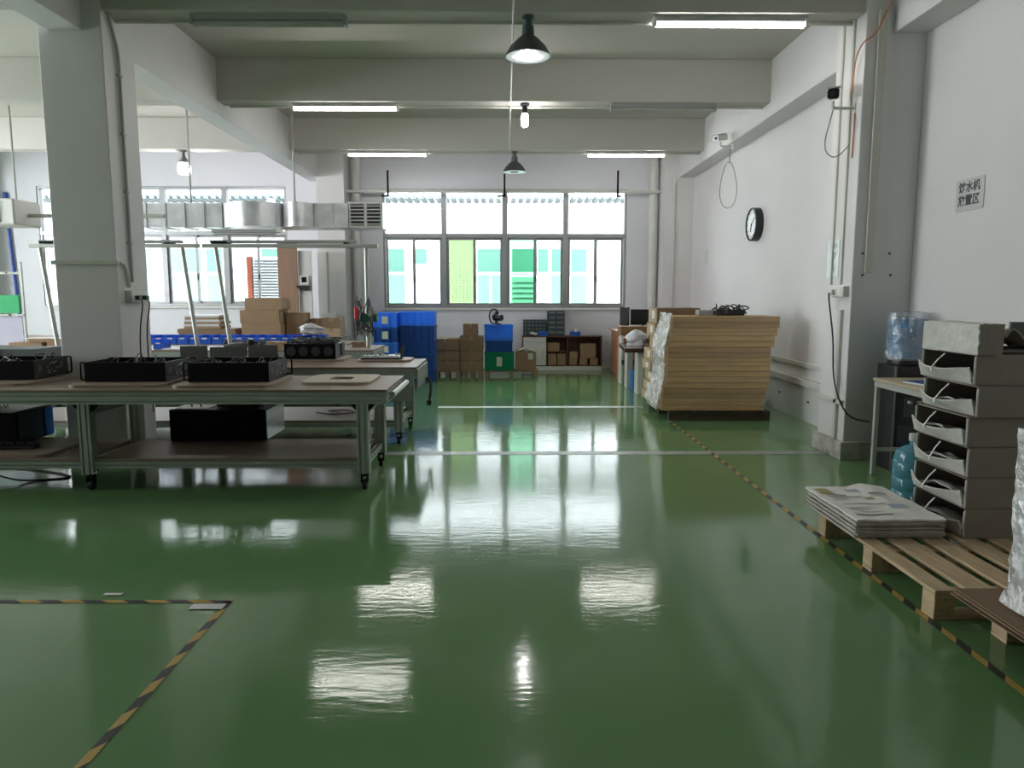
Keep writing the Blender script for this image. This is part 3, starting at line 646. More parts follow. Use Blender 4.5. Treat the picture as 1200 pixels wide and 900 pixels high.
# ================================================================== WORKBENCHES
def caster(t, x, y, z):
    c = MB(); c.cyl((x, y, z - .02), .032, .02, 10); c.box(x - .026, x - .018, y - .025, y + .03, z - .075, z - .02); c.box(x + .018, x + .026, y - .025, y + .03, z - .075, z - .02)
    co = c.build('caster', M['blackm'], t)
    MB().cyl((x - .016, y + .008, .04), .04, .032, 14, 'x').build('wheel', M['rubber'], co, smooth=True)
def bench(lab, x0, x1, y0, y1, zt, legx, shelf=True, endpanel=False, tops=None, rearleg=None, group=None):
    ox, oy = x0, y0
    t = thing('workbench', lab, 'workbench', (x0, y0, 0), 0, 'aluminium workbenches')
    D = y1 - y0; Wd = x1 - x0; w = .088; zr = zt - .022
    cuts = tops or [0, Wd]
    for a, b in zip(cuts, cuts[1:]): B(a + .001, b - .001, 0, D, zr, zt).build('worktop', M['ply'], t, bev=.003)
    for nm, y in (('front_rail', .045), ('rear_rail', D - .045)):
        MB().profile((0, y, zr - .045), (Wd, y, zr - .045)).build(nm, M['alu'], t)
    for x in (.045, Wd - .045): MB().profile((x, .09, zr - .045), (x, D - .09, zr - .045)).build('end_rail', M['alu'], t)
    zs = .23
    for x in legx:
        lx = x - ox
        for y in (.05, (rearleg or (D - .05))):
            MB().profile((lx, y, .13), (lx, y, zr - .09)).build('leg', M['alu'], t)
            caster(t, lx, y, .13)
        MB().profile((lx, .1, zs - .03), (lx, (rearleg or D - .05) - .045, zs - .03), .045, 1).build('cross_rail', M['alu'], t)
        MB().profile((lx, .1, zr - .16), (lx, (rearleg or D - .05) - .045, zr - .16), .045, 1).build('cross_rail', M['alu'], t)
        g = MB()
        for s in (-1, 1): g.prism([(lx + s * .044, zr - .09), (lx + s * .10, zr - .09), (lx + s * .044, zr - .15)], .03, .07, 'xz')
        g.build('corner_bracket', M['blackm'], t)
    if shelf:
        for a, b in zip(legx, legx[1:]):
            a -= ox; b -= ox
            for y in (.05, (rearleg or D - .05)): MB().profile((a + .045, y, zs - .03), (b - .045, y, zs - .03), .05, 1).build('shelf_rail', M['alu'], t)
            B(a + .045, b - .045, .03, (rearleg or D - .05), zs - .004, zs + .018).build('shelf', M['ply'], t, bev=.003)
    return t
b1 = bench('near aluminium workbench with three open black chassis and a board with a hole on it', -5.35, -.90, 5.45, 6.42, .785, [-5.25, -3.2, -1.09], tops=[0, 2.25, 4.45], rearleg=.80)
MB().tube([(4.475, .14, .73), (4.475, .95, .73)], .022).build('edge_bar', M['alu'], b1, smooth=True)
b2 = bench('second aluminium workbench with a grey end panel, behind the near bench', -5.35, -.88, 7.15, 8.12, .785, [-5.25, -3.2, -1.07], tops=[0, 2.25, 4.47])
B(3.98, 4.44, -.02, -.002, .44, .765).build('end_panel', M['greyp'] if False else mat('pale_grey_panel', (.27, .29, .27), .5, .2), b2, bev=.003)
B(4.471, 4.485, .0, .9, .56, .76).build('side_panel', MATS['pale_grey_panel'], b2, bev=.003)
b3 = bench('third workbench, carrying the light frame posts', -9.6, -1.72, 9.40, 10.32, .785, [-9.5, -7.0, -4.2, -1.85], tops=[0, 5.4, 7.88])
B(7.881, 7.893, .02, .8, .5, .76).build('side_panel', MATS['pale_grey_panel'], b3, bev=.003)
b4 = bench('fourth workbench, with the row of blue bins', -9.0, -2.3, 10.45, 11.3, .785, [-8.9, -6.5, -4.4, -2.45])
b5 = bench('farthest workbench, carrying the cartons under the left windows', -9.0, -2.75, 12.1, 13.0, .785, [-8.9, -6.5, -4.6, -2.9])
# dangling plug at the second bench
lead_at = (4.503, .45, .6)
MB().tube([(.0, .1, .0), (.03, .05, .02), (.06, .0, -.02), (.06, -.02, -.12), (.045, -.03, -.2)], .013).build('power_lead', M['rubber'], b2, smooth=True, loc=lead_at)
B(.02, .07, -.055, -.005, -.26, -.2).build('plug', M['blackp'], b2, bev=.008, loc=lead_at)

# boards under the chassis
def round_board(name, lab, x, y, z, wd, dp, hole=0, m='board', rz=0):
    bm = bmesh.new()
    outer = rrect(wd, dp, .09, 7); n = len(outer)
    if hole:
        inner = [(hole * math.cos(2 * math.pi * i / n + R(0)), hole * math.sin(2 * math.pi * i / n)) for i in range(n)]
        b = MB(); vs = [(u, v, 0) for u, v in outer] + [(u, v, .022) for u, v in outer]
        # start the inner ring at the angle of the outer ring's points so that faces stay straight
        an = [math.atan2(v, u) for u, v in outer]; inner = [(hole * math.cos(a), hole * math.sin(a)) for a in an]
        vs += [(u, v, 0) for u, v in inner] + [(u, v, .022) for u, v in inner]; fs = []
        for i in range(n):
            j = (i + 1) % n
            fs += [(i, j, n + j, n + i), (2 * n + i, 3 * n + i, 3 * n + j, 2 * n + j), (n + i, n + j, 3 * n + j, 3 * n + i), (i, 2 * n + i, 2 * n + j, j)]
        b.add(vs, fs)
    else: b = MB().prism(outer, 0, .022)
    o = b.build(name, M[m], None, loc=(x, y, z)); o.rotation_euler = (0, 0, rz)
    return tag(o, lab, 'board', 'round-cornered boards')
round_board('work_board', 'round-cornered board under the leftmost open black chassis', -4.17, 6.03, .785, .80, .72)
round_board('work_board', 'round-cornered board under the middle open black chassis', -3.03, 5.93, .785, .74, .72)
round_board('work_board', 'round-cornered board under the rightmost open black chassis', -2.2, 5.90, .785, .78, .72, rz=R(2))
round_board('work_board', 'pale round-cornered board with a round hole at the end of the near bench', -1.36, 6.03, .785, .56, .60, hole=.115, m='mdf')
round_board('work_board', 'round-cornered board under the chassis on the second bench', -2.1, 8.02, .785, .72, .55)
round_board('work_board', 'round-cornered board under the circuit tray on the second bench', -1.30, 7.88, .785, .58, .42)

# open rack chassis
def wires(parent, w, d, h, m, n=26, r=.005, seed=1, name='wire_bundle'):
    rn = random.Random(seed); b = MB()
    for k in range(n):
        p = Vector((rn.uniform(-w, w), rn.uniform(-d, d), rn.uniform(0, h * .3))); q = [p]
        for i in range(4):
            p = Vector((max(-w, min(w, p.x + rn.uniform(-.13, .13))), max(-d, min(d, p.y + rn.uniform(-.10, .10))), rn.uniform(0.05, 1) ** 1.5 * h if i < 3 else rn.uniform(0, .3) * h)); q.append(p)
        pts = []
        for i in range(len(q) - 1):          # smooth the run through its control points
            a, b_, c_, e = q[max(0, i - 1)], q[i], q[i + 1], q[min(len(q) - 1, i + 2)]
            for s_ in range(4):
                u = s_ / 4; pts.append(.5 * ((2 * b_) + (c_ - a) * u + (2 * a - 5 * b_ + 4 * c_ - e) * u * u + (3 * b_ - a - 3 * c_ + e) * u ** 3))
        pts.append(q[-1])
        for v_ in pts: v_.z = max(0, v_.z)
        b.tube(pts, r, 5)
    o = b.build(name, m, parent); o['kind'] = 'stuff'; return o
def blob(rx, ry, h, seed, n=22):          # slumped, crumpled bag
    def f(u, v):
        a = 2 * math.pi * u; p = (min(1, (1 - v) / .35) ** .5) * (.92 + .12 * math.sin(math.pi * v))
        d = 1 + .5 * noise.noise((math.cos(a) * 1.4, math.sin(a) * 1.4, v * 2.2 + seed)) + .25 * noise.noise((math.cos(a) * 3, math.sin(a) * 4, v * 6 + seed))
        return (rx * p * d * math.cos(a), ry * p * d * math.sin(a), h * v * (1 + .12 * noise.noise((math.cos(a), math.sin(a), seed + 5))))
    return MB().grid(f, n, 14)
def chassis(lab, loc, rz, W=.64, D=.50, H=.155):
    t = thing('rack_chassis', lab, 'chassis', loc, rz, 'black rack chassis')
    x, y = W / 2, D / 2
    b = MB(); b.box(-x, x, -y, y, 0, .004); b.box(-x, x, -y, -y + .004, .004, H); b.box(-x, x, y - .004, y, .004, H); b.box(-x, -x + .004, -y + .004, y - .004, .004, H)
    b.box(-x + .004, x - .004, -y + .004, -y + .02, H - .003, H); b.box(-x + .004, x - .004, y - .02, y - .004, H - .003, H)
    b.build('tray', M['blackm'], t)
    f = B(x - .006, x, -y, y, .004, H).build('port_panel', mat('port_panel_grey', (.045, .045, .048), .45, .3), t)
    rn = random.Random(3)
    for (yy, zz, r) in ((-.18, .085, .03), (.14, .09, .035)): MB().cyl((x, yy, zz), r, .004, 14, 'x').build('fan_guard', M['greyp'], f)
    q = MB()
    for k in range(14): yy = rn.uniform(-.12, .09); zz = rn.uniform(.03, .12); q.box(x, x + .004, yy, yy + rn.uniform(.008, .03), zz, zz + rn.uniform(.006, .016))
    o = q.build('ports', M['frame'], f); o['kind'] = 'stuff'
    for (hx, s) in ((-x, -1), (x, 1)):
        for yy in (-y + .03, y - .03):
            if s == 1 and yy < 0: continue
            MB().tube([(hx, yy, .015), (hx + s * .035, yy, .015), (hx + s * .045, yy, .03), (hx + s * .045, yy, H - .02), (hx + s * .035, yy, H - .005), (hx, yy, H - .005)], .007, 6).build('handle', M['blackm'], t, smooth=True)
    B(-x + .05, x - .07, -y + .06, y - .06, .006, .012).build('main_board', M['greyp'], t)
    bx = MB(); bx.box(-.2, -.05, -.12, .1, .014, .1); bx.box(.02, .2, -.15, .0, .014, .08); bx.box(.04, .2, .05, .18, .014, .11); bx.build('power_units', M['greyp'], t, bev=.003)
    w_ = wires(t, x - .06, y - .06, H + .02, M['wiresk'], 22, seed=int(abs(loc[0]) * 10)); w_.location = (0, 0, .02)
    return t
chassis('leftmost open black rack chassis on the near bench, cut by the frame edge', (-4.17, 6.15, .808), R(3))
chassis('middle open black rack chassis on the near bench, behind it the white column', (-3.03, 6.02, .808), R(1))
chassis('rightmost open black rack chassis on the near bench, beside the board with the hole', (-2.20, 6.0, .808), 0)
# chassis on the second bench: fan front faces the viewer
t = thing('rack_chassis', 'black fan-fronted chassis heaped with wires on the second bench', 'chassis', (-2.1, 8.03, .808), 0, 'black rack chassis')
B(-.27, .27, -.22, .25, 0, .16).build('case', M['greyp'], t, bev=.004)
B(-.275, .275, -.235, -.221, 0, .165).build('front_panel', M['blackm'], t, bev=.003)
for k in range(4): MB().cyl((-.2 + k * .133, -.242, .085), .05, .006, 18, 'y').build('fan_guard', MATS['port_panel_grey'], t)
B(.28, .285, .02, .06, .03, .15).build('bracket', M['blackm'], t)
w_ = wires(t, .26, .2, .07, M['wiresk'], 40, .006, 9); w_.location = (0, 0, .16)
# leftmost grey sided chassis and upright covers on the second bench
t = thing('rack_chassis', 'chassis with a side painted lit grey and a black port front on the second bench, left of the column', 'chassis', (-5.05, 7.5, .786), 0, 'black rack chassis')
B(-.27, .34, -.2, .25, 0, .17).build('case', M['greyp'], t, bev=.004); B(-.275, -.02, -.21, -.201, .0, .165).build('port_panel', M['blackm'], t)  # grey case colour carries the light falling on its side
pq = MB()
for k in range(6): pq.box(-.25 + k * .035, -.235 + k * .035, -.216, -.211, .05 + .03 * (k % 2), .10 + .02 * (k % 3))
o = pq.build('ports', M['frame'], t); o['kind'] = 'stuff'
def cover(x, y, W, H, rz, lab):
    t = thing('metal_cover', lab, 'cover', (x, y, .786), rz, 'upright chassis covers')
    B(-W / 2, W / 2, 0, .003, 0, H).build('panel', M['greyp'], t)  # light on these standing sides put into the grey
    B(-W / 2, W / 2, .003, .03, 0, .003).build('flange', M['greyp'], t); B(W / 2 - .003, W / 2, .003, .03, .003, H).build('flange', M['greyp'], t)
cover(-3.32, 7.75, .27, .17, R(16), 'grey sheet metal cover standing on the second bench just beside the column')
cover(-2.95, 7.72, .36, .16, R(8), 'wide grey sheet metal cover standing before the dark hose roll')
cover(-2.62, 7.86, .30, .17, R(4), 'grey sheet metal cover standing between the hose roll and the fan chassis')
t = thing('hose_roll', 'dark ribbed hose roll lying on the second bench behind the covers', 'hose', (-2.95, 7.98, .786))
m_ = Matrix.Translation((-.16, .06, .114)) @ Matrix.Rotation(R(90), 4, 'Y') @ Matrix.Rotation(R(-20), 4, 'X')
MB().lathe([(.05, 0), (.065, .1), (.075, .24)], n=16, mtx=m_).build('inner_roll', mat('hose_grey', (.09, .09, .09), .5), t, smooth=True)
for k in range(5): MB().lathe([(.085, .25 + k * .014), (.105, .255 + k * .014), (.105, .26 + k * .014), (.085, .263 + k * .014)], n=20, mtx=m_).build('hose_rib', M['blackp'], t, smooth=True)
t = thing('circuit_tray', 'pale circuit board tray on the second bench with an upright grey plate', 'circuit board', (-1.33, 7.88, .808))
B(-.22, .20, -.13, .14, 0, .012).build('base_tray', M['blackm'], t)
B(-.21, .19, -.12, .13, .013, .035).build('circuit_board', M['pcb'], t)
q = MB(); rn = random.Random(2)
for k in range(18): u, v = rn.uniform(-.19, .16), rn.uniform(-.1, .1); q.box(u, u + .02, v, v + .02, .036, .044 + rn.random() * .01)
o = q.build('components', M['frame'], t); o['kind'] = 'stuff'
MB().prism([(.205, 0), (.215, 0), (.26, .13), (.26, .16), (.205, .13)], -.1, -.09, 'xz').build('upright_plate', M['greyp'], t)

# below the near bench
t = thing('black_case', 'large black case with red wires on it on the near bench shelf', 'chassis', (-2.47, 6.38, .249))
B(-.41, .41, -.22, .30, 0, .27).build('case', M['blackm'], t, bev=.004)
B(.411, .416, -.2, .29, .01, .26).build('side_sheet', M['steel'], t)
B(-.39, -.1, -.18, .28, .272, .276).build('clear_lid', M['offw'], t)
w_ = wires(t, .17, .12, .09, M['wires'], 60, .006, 4, 'red_wires'); w_.location = (.13, .02, .28); w_['label'] = 'tangle of dark red wires'
for x in (-.26, -.18, .36): MB().tube([(x, -.1, .277), (x - .01, -.1, .32), (x + .03, -.1, .36)], .007, 6).build('lead', M['rubber'], t)
t = thing('black_case', 'black case with a bright blue rear edge on the near bench shelf', 'chassis', (-4.35, 6.12, .271))
B(-.32, .34, -.22, .25, 0, .26).build('case', M['blackm'], t, bev=.004)
B(.341, .346, -.2, .12, .01, .25).build('side_sheet', mat('navy_sheet', (.02, .03, .06), .3), t); B(.341, .352, .15, .25, .01, .25).build('blue_edge', M['blue'], t)
B(-.3, .3, -.2, .23, .262, .266).build('silver_top', M['steel'], t)
w_ = wires(t, .16, .12, .07, M['wires'], 30, .006, 6, 'red_wires'); w_.location = (-.1, 0, .27)
round_board('work_board', 'round-cornered board on the shelf under the blue-edged case', -4.25, 5.88, .249, 1.4, .70)
t = thing('black_strip', 'black ribbed plastic strip lying before the blue-edged case', 'strip', (-4.02, 5.76, .272), R(2))
B(-.25, .25, -.05, .05, 0, .03).build('base', M['blackp'], t, bev=.006)
for k in range(6): MB().cyl((-.2 + k * .075, 0, .038), .022, .06, 10, 'x').build('rib', M['blackp'], t, smooth=True)
tag(MB().tube([(-4.1, 5.5, .2), (-3.95, 5.6, .08), (-3.85, 5.75, .01), (-3.6, 5.9, .008), (-4.3, 6.2, .008), (-4.9, 6.0, .008)], .007).build('floor_lead', M['rubber'], smooth=True), 'black lead trailing on the floor beneath the near bench', 'cable')
# on the second bench shelf
tag(MB().tube([(-2.0, 7.6, .26), (-1.8, 7.5, .26), (-1.6, 7.6, .26), (-1.7, 7.75, .262), (-1.9, 7.7, .262), (-1.75, 7.55, .27)], .007).build('coiled_lead', M['rubber'], smooth=True), 'coiled black lead on the shelf of the second bench', 'cable')

# ------------------------------------------------------------------ light frames over the third bench
def lightframe(x0, x1, y, z, posts, lab):
    t = thing('light_frame', lab, 'light frame', (x0, y, .786), 0, 'bench light frames'); L = x1 - x0; h = z - .786
    B(0, L, -.03, .03, h - .05, h).build('top_bar', M['offw'] if False else M['alu'], t, bev=.004)
    B(.05, L - .3, .10, .22, h + .02, h + .06).build('lamp_tray', M['housing'], t, bev=.004)
    for xx in (.25, L - .45): B(xx, xx + .05, -.03, .2, h, h + .02).build('cross_strut', M['blackm'], t)
    for (xb, xt) in posts: MB().tube([(xb - x0, 0, .004), (xt - x0, 0, h - .05)], .028, 10).build('post', M['alu'], t, smooth=True)
    B(.1, .3, .03, .06, h, h + .04).build('clamp', M['blackm'], t)
    return t
lightframe(-6.25, -4.03, 9.75, 2.16, [(-5.98, -6.12), (-4.02 - .1, -4.26)], 'left aluminium light frame over the third bench')
lightframe(-3.99, -1.68, 9.75, 2.16, [(-3.68, -3.82), (-1.84, -1.84)], 'right aluminium light frame over the third bench')
t = thing('hung_fixture', 'old tube light fixture hung under the air duct', 'lamp', (-3.4, 10.9, 2.40))
B(-.9, .1, -.05, .05, 0, .05).build('housing', M['housing'], t, bev=.005); MB().cyl((-.88, 0, -.025), .016, .9, 10, 'x').build('tube', M['tubeoff'], t, smooth=True); B(.05, .11, -.06, .06, .0, .07).build('end_cap', M['offw'], t)
for x in (-.7, -.1): MB().tube([(x, 0, .045), (x, .7, .115)], .006).build('hanger', M['conduit'], t)
# power lead spaghetti on right post + tools
t = thing('tool_cables', 'tangle of dark tool cables hanging on the right post of the light frame', 'cable', (-1.86, 9.655, .79))
w_ = wires(t, .10, .05, .55, M['wiresk'], 16, .006, 12); w_.location = (0, 0, .15)
MB().tube([(.03, -.04, .45), (.0, -.06, .2), (.02, -.05, .006)], .006).build('lead', M['rubber'], t)
B(-.12, -.07, -.09, -.05, .38, .55).build('driver_body', M['red'], t, bev=.01)
MB().cyl((.03, -.12, .40), .06, .04, 14, 'y').build('reel', mat('dark_green_reel', (.01, .06, .04), .4), t, smooth=True)
MB().cyl((.14, -.11, .42), .07, .05, 14, 'x').build('reel', MATS['dark_green_reel'], t, smooth=True)

# ------------------------------------------------------------------ boxes and bins
def carton(lab, loc, w, d, h, rz=0, group=None, m='card', end=None, tapex=True, lbl=False, name='carton'):
    t = thing(name, lab, 'carton', loc, rz, group)
    B(-w / 2, w / 2, -d / 2, d / 2, 0, h).build('box_body', M[m], t, bev=.004)
    if tapex:
        tp = MB(); tp.box(-.03, .03, -d / 2 - .0012, d / 2 + .0012, h, h + .0012); tp.box(-.03, .03, -d / 2 - .0014, -d / 2 - .0002, h * .65, h + .001); tp.build('packing_tape', M['ctape'], t)
        B(-w / 2 + .004, w / 2 - .004, -.002, .002, h, h + .0008).build('lid_seam', M['cardd'], t)
    if lbl: B(w / 2, w / 2 + .0015, .02, .09, h * .35, h * .8).build('paper_label', M['paper'], t)
    if end: B(w / 2 + .0002, w / 2 + .0015, -d / 2 + .006, d / 2 - .006, .006, h - .006).build('end_face', M[end], t)
    return t
# farthest bench: shipping cartons under the left windows
g = 'shipping cartons on the farthest bench'
carton('brown carton on top of the tall carton pile under the left window', (-4.05, 12.5, 1.243), .62, .5, .20, 0, g, lbl=True, end='cardl')
carton('middle brown carton of the tall pile under the left window', (-4.12, 12.5, 1.017), .66, .5, .225, 0, g, lbl=True, end='cardl')
carton('lowest brown carton of the tall pile under the left window', (-4.10, 12.5, .786), .66, .5, .23, 0, g, lbl=True, end='cardl')
carton('upper brown carton beside the tall pile, by the brown panel', (-3.58, 12.65, .985), .30, .4, .2, 0, g, lbl=True, end='cardl')
carton('lower brown carton beside the tall pile, by the brown panel', (-3.58, 12.65, .786), .32, .4, .198, 0, g, lbl=True, end='cardl')
carton('dark brown carton on the farthest bench near the cladding board', (-3.235, 12.7, .786), .30, .3, .30, 0, g, m='cardd')
carton('pale-ended carton at the end of the farthest bench', (-2.92, 12.4, .94), .30, .35, .17, 0, g, m='cardd', end='cardl', lbl=True)
carton('lower pale carton at the end of the farthest bench', (-2.92, 12.4, .786), .31, .35, .152, 0, g, m='cardl')
def flats(lab, loc, w, d, n, th, mats, group):
    for k in range(n):
        o = B(-w / 2 + random.uniform(-.02, .02), w / 2 + random.uniform(-.02, .02), -d / 2, d / 2, 0, th).build('flat_carton', M[mats[k % len(mats)]], loc=(loc[0], loc[1], loc[2] + k * (th + .0015)))
        tag(o, ['lowest', 'second', 'third', 'fourth', 'fifth', 'topmost'][k] + ' ' + lab, 'cardboard', group)
flats('dark flattened carton in the low wide pile under the left window', (-5.0, 12.5, .786), .95, .55, 6, .022, ['cardd', 'cardd'], 'dark flattened cartons')
flats('brown and white flattened carton in the pile on top of the dark cartons', (-5.1, 12.5, .93), .60, .45, 6, .036, ['card', 'bagw'], 'striped flattened cartons')
def bin_(lab, loc, w, d, h, m, group, name='parts_bin', cat='bin', rz=0, label=True):
    t = thing(name, lab, cat, loc, rz, group)
    b = MB(); tk = .006
    b.box(-w / 2, w / 2, -d / 2, d / 2, 0, tk); b.box(-w / 2, w / 2, -d / 2, -d / 2 + tk, tk, h * .75); b.box(-w / 2, w / 2, d / 2 - tk, d / 2, tk, h); b.box(-w / 2, -w / 2 + tk, -d / 2 + tk, d / 2 - tk, tk, h); b.box(w / 2 - tk, w / 2, -d / 2 + tk, d / 2 - tk, tk, h)
    b.build('bin_body', M[m], t)
    B(-w / 2 - .006, w / 2 + .006, -d / 2 - .012, -d / 2 - .0005, h * .55, h * .75).build('lip', M[m], t)
    if label: B(-w * .22, w * .22, -d / 2 - .014, -d / 2 - .0125, h * .58, h * .72).build('bin_label', M['paper'], t)
    return t
src = None; ORD = 'first second third fourth fifth sixth seventh eighth ninth tenth eleventh twelfth thirteenth fourteenth fifteenth last'.split()
for k in range(16):
    x = -5.15 + k * .165
    lab = ORD[k] + ' small blue parts bin from the left in the row on the fourth bench'
    if src is None: src = bin_(lab, (x, 10.60, .786), .155, .22, .13, 'bluebin', 'blue parts bins in a row')
    else: dup(src, (x, 10.60 + random.uniform(-.01, .01), .786), label=lab)
t = thing('white_bag', 'crumpled white plastic bag on the blue parts bins', 'bag', (-2.82, 10.55, .92))
blob(.15, .12, .17, 8).build('bag_body', M['bagw'], t, smooth=True)
t = thing('parts_heap', 'heap of small dark parts and leads on the third bench', 'parts', (-3.1, 10.05, .786))
w_ = wires(t, .75, .12, .09, M['wiresk'], 60, .008, 21); w_.location = (0, 0, .01); q = MB()
for k in range(24): u, v = random.uniform(-.7, .7), random.uniform(-.1, .1); q.box(u, u + .06, v, v + .05, 0, random.uniform(.02, .07))
o = q.build('small_parts', M['greyp'], t); o['kind'] = 'stuff'
bin_('lone blue bin on the third bench seen right of the left column', (-4.55, 9.65, .786), .14, .2, .12, 'bluebin', None)
carton('small tan carton on the third bench beside the fan chassis', (-3.0, 9.55, .786), .22, .2, .10, 0, None, m='card')
carton('small brown carton at the end of the third bench', (-2.0, 9.95, .786), .17, .14, .07, 0, None, m='cardd', lbl=True)
tag(B(-4.46, -4.1, 9.45, 9.6, .786, .80).build('paper_sheets', M['paper']), 'white papers on the third bench by the left column', 'paper')
# left of column: flat cartons, board screens
for k, (x, y, z, w_, h_) in enumerate(((-6.55, 10.08, .786, .45, .06), (-6.05, 10.08, .786, .42, .06), (-6.25, 10.08, .848, .5, .05), (-5.62, 10.08, .786, .3, .09))):
    carton(['low brown carton at the frame edge on the third bench', 'low brown carton in the middle left of the column', 'flat brown carton lying on two low cartons', 'brown carton nearest the left column on the third bench'][k], (x, y, z), w_, .26, h_, R(1.5 * k), 'low cartons left of the column', m='card', lbl=False)
tag(B(-6.6, -5.95, 9.97, 10.18, .9, .904).build('paper_sheets', M['paper']), 'white sheets lying over the low cartons left of the column', 'paper')
t = thing('display_board', 'green and lilac display board standing on the bench left of the column', 'board', (-7.3, 10.28, .79))
B(-.6, .52, 0, .03, .0, .40).build('lower_panel', M['lilac'], t); B(-.6, .50, -.012, .03, .45, .70).build('upper_panel', M['greend'], t)
B(-.6, .56, -.03, -.005, .41, .435).build('tray_rail', M['offw'], t); B(.53, .56, 0, .03, 0, 1.16).build('frame_post', M['alu'], t); B(-.6, .53, 0, .03, .99, 1.02).build('frame_bar', M['offw'], t)
for z in (.42, 1.0): B(.36, .39, -.04, -.031, z - .005, z + .015).build('knob', M['blackp'], t)
t = thing('air_outlet', 'white louvred air outlet box at the frame edge', 'air outlet', (-7.05, 10.4, 2.47))
B(-.35, .2, 0, .6, 0, .36).build('outlet_box', M['offw'], t, bev=.02)
B(-.33, .0, -.014, -.001, .03, .33).build('vent_cavity', M['blackp'], t)
for i in range(5): B(-.33, .0, -.03, -.015, .055 + i * .06, .075 + i * .06).build('vent_slat', M['offw'], t)
B(-.16, -.14, -.032, -.015, .03, .33).build('vent_bar', M['offw'], t)
tag(MB().tube([(-7.0, 10.7, 2.83), (-7.0, 10.7, 4.4)], .015).build('hanging_rod', M['conduit'], smooth=True), 'rod from the ceiling to the white air outlet', 'rod')
tag(MB().tube([(-6.84, 10.7, 2.62), (-4.9, 10.7, 2.62)], .03).build('pipe', M['conduit'], smooth=True), 'grey pipe from the white air outlet toward the column', 'pipe')
tag(MB().tube([(-10.4, 14.7, 3.35), (-9.86, 14.7, 3.33), (-9.84, 14.7, 3.28), (-9.72, 14.7, .4)], .03).build('pipe', M['pipeb'], smooth=True), 'blue pipe running down the far wall at the frame edge', 'pipe')
structure(B(-10.7, -10.1, 14.2, YB, 0, ZC).build('pilaster', M['white']), 'white pilaster on the far wall at the frame edge')

# ------------------------------------------------------------------ crates by the far wall
def crate(lab, loc, w, d, h, m, group, lbl=None, rz=0, dark=False):
    t = thing('plastic_crate', lab, 'crate', loc, rz, group)
    b = MB(); tk = .012
    b.box(-w / 2 + .01, w / 2 - .01, -d / 2 + .024, d / 2 - .01, 0, tk); b.box(-w / 2 + .01, w / 2 - .01, -d / 2 + .024, -d / 2 + .036, tk, h); b.box(-w / 2 + .01, w / 2 - .01, d / 2 - .022, d / 2 - .01, tk, h)
    b.box(-w / 2 + .01, -w / 2 + .022, -d / 2 + .036, d / 2 - .022, tk, h); b.box(w / 2 - .022, w / 2 - .01, -d / 2 + .036, d / 2 - .022, tk, h)
    b.build('crate_body', M[m], t)
    r = MB(); r.box(-w / 2, w / 2, -d / 2, -d / 2 + .0235, h - .03, h); r.box(-w / 2, w / 2, d / 2 - .0095, d / 2, h - .03, h); r.box(-w / 2, -w / 2 + .0095, -d / 2 + .01, d / 2 - .01, h - .03, h); r.box(w / 2 - .0095, w / 2, -d / 2 + .01, d / 2 - .01, h - .03, h)
    r.build('rim', M[m], t)
    n = max(4, int(w / .09))
    for i in range(n): x = -w / 2 + .02 + (w - .04) * i / (n - 1); B(x - .006, x + .006, -d / 2 + .001, -d / 2 + .0235, .0, h - .032).build('rib', M[m], t)
    if lbl: B(-.05, .05, -d / 2 - .002, -d / 2 + .0005, h * .25, h * .75).build('paper_label', M[lbl], t)
    return t
g = 'blue crates in the left crate pile'
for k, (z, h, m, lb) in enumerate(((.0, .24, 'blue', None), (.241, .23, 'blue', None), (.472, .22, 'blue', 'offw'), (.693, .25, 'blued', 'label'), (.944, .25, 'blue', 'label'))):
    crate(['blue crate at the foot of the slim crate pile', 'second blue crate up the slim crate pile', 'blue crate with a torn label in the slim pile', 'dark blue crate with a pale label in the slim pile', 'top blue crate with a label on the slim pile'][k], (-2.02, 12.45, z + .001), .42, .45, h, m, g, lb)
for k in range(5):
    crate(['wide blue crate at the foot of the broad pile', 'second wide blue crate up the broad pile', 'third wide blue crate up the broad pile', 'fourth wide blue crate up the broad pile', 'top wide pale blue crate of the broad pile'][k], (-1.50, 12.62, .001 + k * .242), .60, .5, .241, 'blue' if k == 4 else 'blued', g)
# small wooden pallets
def smallpallet(lab, x, y, w, d, h=.10, m='cardd'):
    t = thing('pallet', lab, 'pallet', (x, y, 0), 0, 'low pallets by the far wall')
    for i in range(3): xx = -w / 2 + .05 + (w - .1) * i / 2; B(xx - .04, xx + .04, -d / 2, d / 2, 0, h - .022).build('bearer', M[m], t)
    for i in range(5): yy = -d / 2 + .05 + (d - .1) * i / 4; B(-w / 2, w / 2, yy - .045, yy + .045, h - .0215, h).build('slat', M[m], t)
smallpallet('low pallet under the left carton pile by the far wall', -1.07, 13.5, .50, .45)
smallpallet('low pallet under the middle carton pile by the far wall', -.61, 13.5, .40, .45)
smallpallet('low pallet under the green crate and a carton', .11, 13.5, .98, .45, m='cardd')
g = 'cartons on the low pallets'
for x, lab in ((-1.06, 'left'), (-.62, 'middle')):
    for k in range(2): carton('%s brown carton of the %s low pallet pile' % (('lowest', 'second')[k], lab), (x, 13.5, .102 + k * .19), .44 if x < -1 else .41, .42, .188, 0, g, m='cardd', lbl=True)
carton('wide brown carton on top of the left low pallet pile', (-1.107, 13.5, .483), .53, .44, .21, 0, g, m='cardd', lbl=True)
carton('taller brown carton third up the middle low pallet pile', (-.62, 13.5, .483), .43, .42, .26, 0, g, m='cardd', lbl=True)
carton('small brown carton on top of the middle low pallet pile', (-.64, 13.5, .746), .27, .3, .22, 0, g, m='cardd')
crate('green plastic crate with a label on the low pallet', (-.11, 13.5, .102), .56, .42, .34, 'green', 'crates on the low pallet', 'label')
